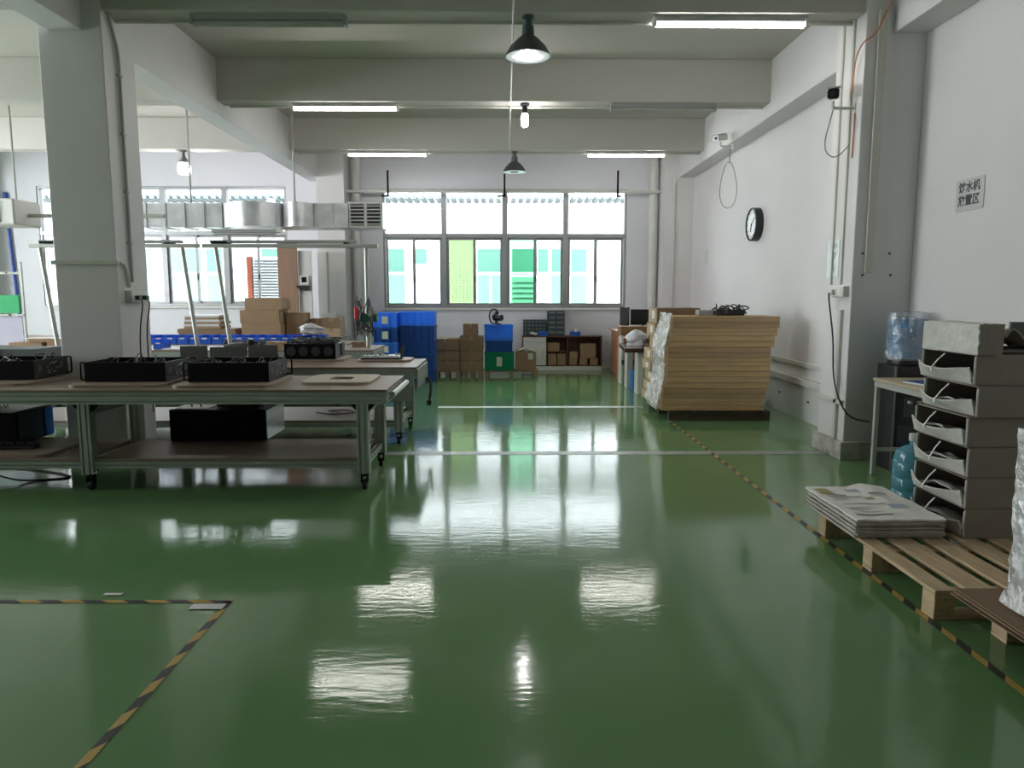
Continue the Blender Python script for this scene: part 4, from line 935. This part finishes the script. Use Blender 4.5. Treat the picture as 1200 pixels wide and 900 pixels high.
crate('dark blue crate between the green crate and the top blue crate', (-.12, 13.5, .444), .52, .40, .21, 'blued', 'crates on the low pallet')
crate('bright blue crate under the black fan', (-.12, 13.5, .656), .54, .42, .29, 'blue', 'crates on the low pallet')
t = carton('brown carton with open flaps and a label beside the green crate', (.38, 13.5, .102), .38, .4, .35, 0, g, m='cardd', tapex=False)
MB().prism([(-.19, .351), (-.02, .41), (-.01, .405), (-.18, .346)], -.19, .19, 'xz').build('flap', M['cardl'], t); MB().prism([(.185, .351), (.04, .40), (.03, .395), (.175, .346)], -.19, .19, 'xz').build('flap', M['cardl'], t)
B(.04, .13, -.205, -.2005, .21, .32).build('paper_label', M['label'], t)
t = thing('desk_fan', 'black desk fan standing on the bright blue crate', 'fan', (-.16, 13.45, .947), R(-38))
MB().lathe([(.09, 0), (.09, .015), (.03, .03)], n=18).build('base', M['blackp'], t, smooth=True)
fr = arc((-.06, 0, .15), .135, 0, 360, 24, 'yz'); MB().tube(fr, .014).build('guard_ring', M['blackp'], t, smooth=True)
MB().tube([(-.03, .01, .02), (-.03, .01, .15)], .018).build('stand', M['blackp'], t, smooth=True)
MB().cyl((-.05, 0, .13), .06, .17, 16, 'x').build('motor', M['blackp'], t, smooth=True)
for k in range(3):
    m_ = Matrix.Translation((-.06, 0, .15)) @ Matrix.Rotation(R(120 * k), 4, 'X') @ Matrix.Rotation(R(25), 4, 'Z')
    MB().prism(rrect(.07, .1, .03, 4, 0, .065), -.003, .003, 'yz', m_ @ Matrix.Rotation(R(90), 4, 'X')).build('blade', M['blackp'], t)
for k in range(12): a = R(30 * k); MB().tube([(-.07, 0, .15), (-.07, .135 * math.cos(a), .15 + .135 * math.sin(a))], .003, 4).build('guard_wire', M['blackp'], t)

# low cabinet with pigeonholes
t = thing('cabinet', 'low red-brown cabinet with a white door and open shelves under the far window', 'cabinet', (.34, 14.36, 0))
b = MB(); Wc, Dc, Hc = 1.58, .34, .68
b.box(0, .02, 0, Dc, .08, Hc - .02); b.box(Wc - .02, Wc, 0, Dc, .08, Hc - .02); b.box(0, Wc, 0, Dc, Hc - .02, Hc); b.box(.02, Wc - .02, .02, Dc, .08, .10); b.box(.47, .49, .02, Dc, .10, Hc - .02); b.box(.89, .91, .02, Dc, .10, Hc - .02); b.box(.02, Wc - .02, Dc - .01, Dc, .10, Hc - .02)
b.build('carcass', M['redbrown'], t)
B(.49, .89, .03, Dc - .01, .36, .375).build('shelf', M['redbrown'], t); B(0, Wc, .0, Dc, 0, .079).build('plinth', M['offw'], t)
d_ = B(.022, .468, -.012, .008, .102, .56).build('door', M['offw'], t, bev=.002); B(.40, .41, -.02, -.013, .25, .42).build('pull', M['frame'], d_)
d_ = B(.022, .468, -.012, .008, .565, .655).build('drawer', M['offw'], t, bev=.002); MB().cyl((.245, -.018, .63), .012, .006, 10, 'y').build('lock', M['frame'], d_)
g = 'small cartons in the cabinet'
for x, z, w_, h_, lab in ((.62, .376, .23, .17, 'carton on the upper shelf of the cabinet'), (.595, .101, .17, .23, 'narrow carton at the bottom of the cabinet, beside the door'), (.785, .101, .17, .23, 'narrow carton at the bottom of the cabinet, beside the divider'),
                          (1.01, .101, .16, .12, 'small carton under another one beside the cabinet divider'), (1.02, .222, .17, .14, 'small carton on top of another in the cabinet'), (1.22, .101, .16, .13, 'small carton in the middle at the bottom of the open bay'), (1.43, .101, .16, .13, 'small carton at the outer end of the open bay'), (1.31, .233, .31, .29, 'large carton resting on two small ones in the open bay')):
    carton(lab, (.34 + x, 14.53, z + .001), w_, .24, h_, 0, g, m='card', lbl=False)
def drawers(lab, loc, w, d, h, nx, nz, m):
    t = thing('drawer_organiser', lab, 'organiser', loc)
    B(0, w, .012, d, 0, h).build('case', M[m], t, bev=.003)
    for i in range(nx):
        for j in range(nz):
            a, z = .01 + i * (w - .02) / nx, .01 + j * (h - .02) / nz
            dr = B(a + .003, a + (w - .02) / nx - .003, .0, .0115, z + .003, z + (h - .02) / nz - .003).build('drawer', mat('smoky_drawer', (.06, .08, .09), .25), t)
            B(a + .02, a + (w - .02) / nx - .02, -.008, -.0005, z + (h - .02) / nz * .6, z + (h - .02) / nz * .75).build('pull', M['frame'], dr)
drawers('low black organiser with smoky drawers on the cabinet', (.36, 14.44, .681), .46, .18, .32, 6, 4, 'blackp')
drawers('tall black drawer organiser on the cabinet', (.84, 14.44, .681), .34, .2, .50, 2, 5, 'blackp')
bin_('small blue tray before the low organiser', (.75, 14.40, .681), .18, .07, .09, 'bluebin', None, label=False)
t = thing('blue_tray', 'blue round tray with a white roll on the cabinet', 'tray', (1.40, 14.5, .681))
MB().lathe([(.09, 0), (.11, .08), (.105, .08), (.085, .006), (.01, .005)], n=18).build('bowl', M['bluebin'], t, smooth=True); MB().cyl((.02, 0, .02), .035, .12, 12).build('roll', M['paper'], t, smooth=True)
tag(MB().tube([(.50, 14.36, .745), (.60, 14.35, .72), (.63, 14.35, .71)], .03, 10).build('spray_bottle', M['offw'], smooth=True), 'white bottle lying before the low organiser', 'bottle')

# ------------------------------------------------------------------ desks at the right of the far wall
t = thing('desk', 'salmon laminate desk with papers near the far wall', 'desk', (2.05, 13.1, 0))
B(-.0, .9, 0, 1.3, .80, .83).build('desk_top', M['salmon'], t, bev=.003); B(.05, .08, .05, 1.25, 0, .80).build('side_panel', M['salmon'], t); B(.82, .85, .05, 1.25, 0, .80).build('side_panel', M['salmon'], t); B(.081, .819, .05, .08, .0, .80).build('front_panel', M['salmon'], t)
tag(B(2.07, 2.28, 13.45, 13.9, .831, .836).build('paper_sheets', M['paper']), 'white papers on the salmon desk', 'paper')
t = thing('monitor', 'black monitor facing the room on the salmon desk', 'monitor', (2.52, 13.22, .831), R(3))
B(-.1, .1, -.06, .1, 0, .012).build('base', M['blackp'], t); B(-.02, .02, .03, .05, .012, .2).build('stand', M['blackp'], t); B(-.24, .24, 0, .025, .12, .40).build('screen', M['screen'], t, bev=.004)
t = thing('monitor', 'black monitor seen edge-on on the salmon desk', 'monitor', (2.16, 13.25, .831), R(-80))
B(-.1, .1, -.06, .1, 0, .012).build('base', M['blackp'], t); B(-.02, .02, .03, .05, .012, .2).build('stand', M['blackp'], t); B(-.22, .22, 0, .03, .10, .44).build('screen', M['screen'], t, bev=.004)
t = thing('shelf_rack', 'brown wooden rack with a thick top shelf behind the dark table', 'rack', (1.93, 12.1, 0))
B(0, .85, 0, .35, .82, .97).build('top_shelf', M['brownw'], t, bev=.003); B(.02, .05, .03, .32, 0, .82).build('upright', M['offw'], t); B(.80, .83, .03, .32, 0, .82).build('upright', M['offw'], t)
B(.02, .42, -.02, .02, .33, .41).build('low_rail', mat('umber_rail', (.11, .07, .04), .5), t)
t = thing('side_cabinet', 'short salmon pedestal beneath the brown rack', 'cabinet', (2.0, 12.5, 0))
B(0, .5, 0, .4, 0, .75).build('body', M['salmon'], t, bev=.003); B(.02, .48, -.012, -.001, .40, .73).build('drawer', M['salmon'], t); B(.02, .48, -.012, -.001, .03, .38).build('drawer', M['salmon'], t)
t = thing('table', 'dark wood table on grey panel legs behind the wrapped cartons', 'table', (1.78, 10.75, 0))
MB().prism([(0, 0), (1.5, 0), (1.5, 1.2), (.10, 1.2)], .64, .70).build('table_top', M['dwood'], t, bev=.008)
B(.30, .48, .12, .40, 0, .64).build('leg', M['conduit'], t); B(.22, .30, .12, .40, 0, .64).build('leg_face', M['offw'], t); B(.18, .27, .85, 1.10, 0, .64).build('leg', M['offw'], t); B(1.2, 1.3, .2, 1.0, 0, .64).build('leg', M['conduit'], t)
t = thing('white_bag', 'white plastic bag slumped on the dark wood table', 'bag', (2.08, 11.55, .702))
blob(.15, .13, .24, 3).build('bag_body', M['bagw'], t, smooth=True)
tag(B(2.28, 2.55, 11.35, 11.5, .702, .73).build('black_folder', M['blackp']), 'black folder on the dark wood table', 'folder')
t = thing('waste_bin', 'blue square bin under the dark wood table', 'bin', (2.13, 11.45, 0))
b = MB(); b.prism([(-.11, -.1), (.11, -.1), (.11, .1), (-.11, .1)], 0, .01); b.box(-.12, .12, -.11, -.10, .0, .30); b.box(-.12, .12, .10, .11, 0, .30); b.box(-.12, -.11, -.1, .1, 0, .30); b.box(.11, .12, -.1, .1, 0, .30); b.build('bin_body', M['blue'], t)
MB().lathe([(.05, .2), (.07, .28), (.05, .38), (.01, .40)], n=12).build('red_bag', M['red'], t, smooth=True)

# ================================================================== WRAPPED CARTON STACKS
t = thing('pallet', 'dark brown pallet under the film-wrapped cartons', 'pallet', (1.95, 8.50, 0))
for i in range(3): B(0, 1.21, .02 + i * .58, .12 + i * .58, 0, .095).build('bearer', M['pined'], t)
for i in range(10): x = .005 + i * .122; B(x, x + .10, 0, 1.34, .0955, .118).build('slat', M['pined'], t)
hs = [.065, .08, .122, .142, .13, .092, .132, .135, .088, .14]; xo = [0, .005, .02, .055, .055, .06, .06, .085, .095, .115]
ords = ['lowest', 'second', 'third', 'fourth', 'fifth', 'sixth', 'seventh', 'eighth', 'ninth', 'topmost']
z = .119; STK = []
for k in range(10):
    wv = (1.24, 1.22, 1.24, 1.235, 1.24, 1.245, 1.235, 1.25, 1.27, 1.27)[k]
    t = thing('long_carton', '%s long brown carton of the near wrapped stack' % ords[k], 'carton', (1.86 + xo[k], 8.56, z), 0, 'long cartons in film')
    B(0, wv, 0, .62, 0, hs[k] - .002).build('box_body', M['olive2' if k in (2, 6, 9) else 'olive'], t, bev=.006)
    B(-.0015, -.0002, .02, .60, .008, hs[k] - .01).build('end_face', M['cardl'], t)
    B(.01, wv - .01, -.0012, -.0002, hs[k] * .45, hs[k] * .5).build('edge_seam', M['cardd'], t)
    z += hs[k]
ZT = z
z = .119; h2 = [.12, .13, .15, .12, .16, .16, .17, .20]
for k in range(8):
    t = thing('long_carton', '%s brown carton of the stack behind the wrapped one' % (ords[k] if k < 7 else 'topmost'), 'carton', (1.86 + .02 * (k % 3) + (.05 if k > 4 else 0), 9.24, z), 0, 'long cartons behind')
    B(0, 1.2 if k < 7 else .55, 0, .55, 0, h2[k] - .002).build('box_body', M['card' if k < 7 else 'cardd'], t, bev=.005)
    B(-.0015, -.0002, .03, .52, .01, h2[k] - .012).build('end_face', M['cardl'], t)
    B(-.003, -.0016, .15, .30, h2[k] * .3, h2[k] * .8).build('paper_label', M['paper'], t)
    z += h2[k]
def film_fn(u, v):
    y = 8.52 + .68 * u; zz = .13 + 1.15 * v
    xo_ = 1.86 + .115 * max(0, (zz - .3) / .95)
    n = noise.noise((y * 7, zz * 7, 2.0)) * .028 + noise.noise((y * 19, zz * 17, 5.0)) * .014
    return (xo_ - .035 + n - .035 * math.sin(zz * 9) * .5, y, zz)
tag(MB().grid(film_fn, 40, 64).build('stretch_film', M['film'], smooth=True), 'crumpled clear stretch film bunched over the carton stack end', 'film')
tag(MB().grid(lambda u, v: (1.875 + .08 * v + (1.25) * u, 8.548 + .007 * noise.noise((u * 14, v * 12, 1)), .16 + 1.08 * v), 40, 40).build('stretch_film', M['filmthin'], smooth=True), 'thin clear stretch film stretched over the carton fronts', 'film')
t = thing('power_adapter', 'black box heaped with black leads on the wrapped carton stack', 'device', (2.72, 8.95, ZT + .001))
B(-.14, .2, -.1, .1, 0, .07).build('case', M['blackp'], t, bev=.006)
w_ = wires(t, .2, .1, .12, M['wiresk'], 14, .008, 33, 'leads'); w_.location = (.05, 0, .02)
t = thing('grey_device', 'small grey device beside the black box on the wrapped cartons', 'device', (2.45, 8.95, ZT + .001))
B(-.09, .09, -.08, .08, 0, .065).build('case', M['conduit'], t, bev=.005); B(-.07, .07, -.083, -.081, .02, .05).build('front_plate', M['frame'], t)

# ================================================================== RIGHT FOREGROUND
def pallet(lab, x0, y0, W, L, nsl, rz=0):
    t = thing('pallet', lab, 'pallet', (x0, y0, 0), rz)
    ws = [.095, .135, .12, .12, .12, .12, .12][:nsl]; gap = (W - sum(ws)) / (nsl - 1); x = 0
    for w_ in ws:
        B(x, x + w_, 0, L, .122, .142).build('slat', M['pine'], t, bev=.002); x += w_ + gap
    for y in (0, L / 2 - .05, L - .1):
        B(0, W, y, y + .1, .1005, .1215).build('cross_board', M['pine'], t, bev=.002)
        B(0, W, y, y + .1, 0, .018).build('bottom_board', M['pine'], t, bev=.002)
        for xx in (0, W / 2 - .05, W - .1): B(xx, xx + .1, y, y + (.1 if y == 0 else .1), .0185, .10).build('block', M['pine'], t, bev=.003)
    return t
pallet('bare pine pallet carrying the newspapers and grey boxes', 1.985, 3.19, 1.02, 1.25, 6)
pallet('nearest pine pallet, under the brown cardboard sheets', 2.16, 1.95, .95, 1.10, 5)
# cardboard sheets
for k in range(6):
    a_ = random.uniform(-.012, .012)
    o = B(0, .98, 0, 1.22, 0, .005).build('cardboard_sheet', M['cardd'], loc=(2.035 + random.uniform(-.01, .012), 1.91 + random.uniform(-.012, .012), .1435 + k * .0062)); o.rotation_euler = (0, 0, a_)
    tag(o, ['lowest', 'second', 'third', 'fourth', 'fifth', 'topmost'][k] + ' brown cardboard sheet of the flat pile on the nearest pallet', 'cardboard', 'cardboard sheets')
# film wrapped block on the sheets
t = thing('wrapped_block', 'block of goods wrapped in crinkled clear film at the frame edge', 'wrapped goods', (2.45, 2.62, .186))
B(-.29, .4, -.4, .31, 0, .75).build('inner_carton', M['conduit'], t, bev=.01)
def wf(u, v):
    pts = [(-.31, -.42), (.42, -.42), (.42, .33), (-.31, .33), (-.31, -.42)]
    a = u * 4; i = min(3, int(a)); f_ = a - i; x = pts[i][0] + (pts[i + 1][0] - pts[i][0]) * f_; y = pts[i][1] + (pts[i + 1][1] - pts[i][1]) * f_
    z_ = .76 * v
    fl = .05 * max(0, .12 - v) / .12
    n = .022 * noise.noise((x * 12, y * 12, z_ * 9)) + .012 * noise.noise((x * 34, y * 34, z_ * 25))
    k_ = 1 + n * 1.8 + fl * 1.6
    return (x * k_ + .02 * (.5 - v), y * k_, z_ + .004)
MB().grid(wf, 88, 44).build('film_wrap', M['film'], t, smooth=True)
# newspapers
for k in range(7):
    z0 = .1575 + k * .0165
    def nf(u, v, k=k):
        x = 1.955 + .01 * math.sin(k * 2.1) + .50 * u; y = 3.90 + .012 * math.cos(k * 1.7) + (.70 if k == 6 else .66) * v
        lift = .0
        if k == 6: lift = .022 * math.exp(-((u - .72) ** 2) / .02) * v ** 1.5 + .006 * noise.noise((u * 5, v * 5, 0))
        return (x + .01 * noise.noise((v * 4, k, 3)), y + .008 * noise.noise((u * 4, k, 7)), z0 + lift + .0018 * noise.noise((u * 3, v * 3, k * .2)))
    t = thing('newspaper', ['lowest', 'second', 'third', 'fourth', 'fifth', 'sixth', 'topmost'][k] + (' folded newspaper of the pile on the pine pallet' if k < 6 else ' newspaper with a curled edge on the pile on the pine pallet'), 'newspaper', (2.2, 4.2, z0), 0, 'newspapers on the pallet')
    m1 = MB().slab(lambda u, v: tuple(a - b for a, b in zip(nf(u, v), (2.2, 4.2, z0))), 22, 20, .0115); m1.build('pages', M['news' if k == 6 else 'fold'], t)
    if k == 6:
        for (u0, u1, v0, v1, mm) in ((.05, .22, .74, .92, 'lemon'), (.42, .58, .80, .9, 'bluepr'), (.5, .6, .55, .62, 'lemon'), (.1, .5, .64, .67, 'conduit'), (.12, .62, .42, .44, 'conduit'), (.62, .82, .30, .40, 'bluepr'), (.2, .45, .2, .22, 'conduit'), (.1, .35, .70, .715, 'ink'), (.1, .3, .60, .61, 'conduit'), (.1, .32, .57, .58, 'conduit'), (.1, .28, .54, .55, 'conduit'), (.62, .85, .70, .72, 'ink'), (.62, .84, .66, .67, 'conduit'), (.62, .8, .63, .64, 'conduit'), (.1, .4, .33, .34, 'conduit'), (.1, .36, .30, .31, 'conduit'), (.1, .38, .27, .28, 'conduit'), (.08, .5, .12, .14, 'ink')):
            MB().grid(lambda a, b: tuple(p - q + (0, 0, .0022)[i] for i, (p, q) in enumerate(zip(nf(u0 + (u1 - u0) * a, v0 + (v1 - v0) * b), (2.2, 4.2, z0)))), 5, 5).build('print_block', M[mm], t)

# grey fabric boxes
def fabric_box(lab, x, y, z, W, D, H, seed, open_=True):
    t = thing('fabric_box', lab, 'box', (x, y, z), 0, 'grey fabric boxes')
    rn = random.Random(seed); tk = .008
    def pan(fn, nu=10, nv=5, name='', m='felt'): return MB().grid(fn, nu, nv).build(name, M[m], t, solid=tk, smooth=True)
    wob = lambda a, b, c: .006 * noise.noise((a * 6, b * 6, c + seed * 3))
    if open_:
        b = MB(); b.box(0, W, 0, tk, 0, H); b.box(0, W, D - tk, D, 0, H); b.box(W - tk, W, tk, D - tk, 0, H); b.box(0, W, tk, D - tk, 0, .006); b.box(0, W, tk, D - tk, H - .006, H)
        b.build('shell', M['felt'], t, bev=.003)
        for yy in (0, D): MB().tube([(-.004, yy, .009), (-.006 + .004 * rn.random(), yy + .008 * (rn.random() - .5), H * .5), (-.004, yy, H - .009)], .006, 6).build('edge_binding', M['feltl'], t, smooth=True)
        sag = .45 + .2 * rn.random(); out = .05 + .02 * rn.random()
        def flap(u, v):       # front flap: hinged at the bottom edge, leaning out, its top edge sagging
            bow = math.sin(math.pi * u)
            zz = v * H * (.52 - .30 * sag * bow) + .014
            xx = -.006 - out * v * (.35 + .9 * bow) + .006 * noise.noise((u * 5, v * 4, seed))
            return (xx, .006 + (D - .012) * u, zz)
        pan(flap, 14, 6, 'front_flap', 'feltl')
        def inner(u, v): return (.01 + .16 * v, .014 + (D - .028) * u, .012 + .035 * math.sin(math.pi * u) * (1 - v) + .03 * noise.noise((u * 4, v * 4, seed + 9)) + .02)
        pan(inner, 12, 6, 'inner_lining', 'feltl')
        um = .5 + .08 * (rn.random() - .5); fx, fy, fz = flap(um, 1)
        s = MB(); pts = [(-.012, fy + .02, H - .012), ((fx - .012) * .5 - .006, fy + .012, (H + fz) / 2), (fx - .012, fy, fz), (fx - .016, fy, fz - .02)]
        for (p, q) in zip(pts, pts[1:]):
            s.add([(p[0], p[1] - .006, p[2]), (p[0], p[1] + .006, p[2]), (q[0], q[1] + .006, q[2]), (q[0], q[1] - .006, q[2])], [(0, 1, 2, 3)])
        s.build('strap', M['strap'], t, solid=.0025)
    else:
        pan(lambda u, v: (wob(u, v, 1) * 2.2, D * u, H * v), 16, 8, 'end_face', 'feltl')  # light on the end face put into its paler fabric colour
        pan(lambda u, v: (W * u, wob(u, v, 2), H * v), 12, 6, 'side_face'); pan(lambda u, v: (W * u, D + wob(u, v, 3), H * v), 10, 5, 'side_face')
        pan(lambda u, v: (.004 + W * u, .004 + (D - .008) * v, H + .012 * noise.noise((u * 4, v * 4, 6)) + .004 * math.sin(9 * u)), 16, 14, 'lid', 'feltl')
        B(0, W, .01, D - .01, .0, .006).build('base', M['felt'], t)
    return t
offs = [(.0, .0), (-.005, .0), (.0, .01), (-.015, .015), (.01, -.015), (.0, .01)]
names = ['lowest open grey fabric box of the tall stack, on the pallet', 'second open grey fabric box from the pallet', 'third open grey fabric box from the pallet', 'fourth open grey fabric box from the pallet', 'fifth open grey fabric box from the pallet, shifted outward', 'sixth open grey fabric box, right under the closed one']
z = .1435
for k in range(6):
    fabric_box(names[k], 2.565 + offs[k][0], 3.90 + offs[k][1], z, .52, .50, .170, k + 1); z += .172
fabric_box('closed grey fabric box with a lit end painted pale on top of the tall stack', 2.555, 3.88, z, .13, .52, .165, 11, False)
zt = z
t = thing('brown_sack', 'crumpled brown fabric sack beside the closed grey box on the stack', 'sack', (2.82, 4.02, zt + .002))
def sk(u, v):
    x = -.10 + .34 * u; y = -.1 + .42 * v
    return (x, y, .02 + .09 * math.exp(-((u - .15) ** 2) / .03) * (1 - .4 * v) + .03 * noise.noise((u * 7, v * 6, 3)) + .03)
MB().grid(sk, 20, 18).build('cloth', M['felt'], t, solid=.01, smooth=True)
B(-.09, .2, -.05, .25, 0, .02).build('folded_base', M['felt'], t, bev=.006)
t = thing('steel_plate', 'dark grey plate standing behind the brown sack at the frame edge', 'plate', (3.28, 4.5, .0))
B(-.13, .3, 0, .02, .9, 1.33).build('panel', M['greyp'], t, bev=.003); B(-.10, -.07, 0, .02, 0, .9).build('post', M['greyp'], t); B(.24, .27, 0, .02, 0, .9).build('post', M['greyp'], t)

# water corner
t = thing('water_dispenser', 'black water dispenser standing before the wall column', 'dispenser', (3.435, 6.17, 0))
MB().prism(rrect(.31, .32, .03, 4), 0, .70).build('lower_body', M['blackp'], t, smooth=True)
MB().prism(rrect(.33, .34, .04, 4), .7005, .90).build('upper_body', M['blackp'], t, smooth=True)
B(-.12, .12, -.163, -.158, .05, .40).build('door', mat('navy_panel', (.03, .04, .06), .3), t, bev=.004)
B(-.08, .08, -.165, -.1595, .47, .64).build('tap_recess', M['greyp'], t)
for x in (-.04, .04): MB().cyl((x, -.20, .60), .014, .035, 10, 'y').build('tap', M['offw'], t)
MB().lathe([(.13, .9005), (.14, .93), (.135, .945)], n=24).build('collar', M['blackp'], t, smooth=True)
t = thing('water_jug', 'upturned blue water jug in a clear bag on the dispenser', 'jug', (3.435, 6.17, .948))
MB().lathe([(.06, 0), (.135, .01), (.143, .04), (.143, .16), (.137, .17), (.143, .18), (.143, .30), (.132, .345), (.05, .36)], n=28).build('jug_body', M['jug'], t, smooth=True)
def bagf(u, v):
    a = 2 * math.pi * u; r = .152 + .014 * math.sin(5 * a + 4 * v) * v + .018 * noise.noise((math.cos(a) * 3, math.sin(a) * 3, v * 5)) + .014 * noise.noise((math.cos(a) * 9, math.sin(a) * 9, v * 11)) + .03 * max(0, .25 - v)
    return (r * math.cos(a), r * math.sin(a), -.0 + .395 * v)
bb = MB().grid(bagf, 60, 30)
MB().grid(lambda u, v: (bagf(u, 1)[0] * (1 - v), bagf(u, 1)[1] * (1 - v), .395 + .012 * math.sin(v * 3) + .012 * noise.noise((u * 9, v * 4, 0)) * (1 - v) * v * 4), 60, 6).build('bag_top', M['bag'], t, smooth=True)
bb.build('clear_bag', M['bag'], t, smooth=True)
t = thing('table', 'narrow table with a pale wooden top and steel legs beside the dispenser', 'table', (3.05, 4.85, 0))
B(0, .54, 0, 1.1, .79, .815).build('table_top', mat('pale_wood_top', (.46, .38, .26), .45, var=.1, scale=4, stretch=(7, 1, 7)), t, bev=.004)
fm = MB(); fm.box(.01, .53, .01, .04, .745, .7895); fm.box(.01, .53, 1.06, 1.09, .745, .7895); fm.box(.01, .04, .04, 1.06, .745, .7895); fm.box(.50, .53, .04, 1.06, .745, .7895); fm.build('apron', M['conduit'], t)
for x in (.01, .50):
    for y in (.01, 1.05): B(x, x + .035, y, y + .035, 0, .7445).build('leg', M['conduit'], t, bev=.003)
B(.046, .4995, 1.055, 1.08, .20, .23).build('stretcher', M['conduit'], t)
t = thing('drink_bottle', 'small clear drink bottle with a red label on the pale table', 'bottle', (3.16, 5.20, .816))
MB().lathe([(.028, 0), (.032, .01), (.032, .15), (.012, .19), (.012, .215)], n=16).build('bottle_body', M['pet'], t, smooth=True)
MB().lathe([(.0325, .10), (.0328, .101), (.0328, .155), (.0325, .156)], n=16).build('label_band', M['red'], t, smooth=True); MB().cyl((0, 0, .2155), .015, .02, 12).build('cap', M['red'], t, smooth=True)
t = thing('notebook', 'dark blue notebook on the pale table', 'notebook', (3.22, 5.50, .816), R(10))
B(-.09, .09, -.12, .12, 0, .012).build('pages', M['paper'], t); B(-.092, .092, -.122, .122, .0125, .015).build('cover', M['blued'], t)
t = thing('water_jug', 'teal water jug with a white cap standing on the floor by the table', 'jug', (3.02, 5.24, 0.001))
MB().lathe([(.12, 0), (.135, .015), (.135, .05), (.128, .06), (.135, .07), (.135, .15), (.128, .16), (.135, .17), (.135, .27), (.128, .28), (.13, .30), (.11, .355), (.06, .385), (.03, .395), (.028, .44)], n=30).build('jug_body', M['jugt'], t, smooth=True)
MB().lathe([(.033, .425), (.035, .43), (.035, .475), (.03, .48), (.01, .481)], n=18).build('cap', M['offw'], t, smooth=True)
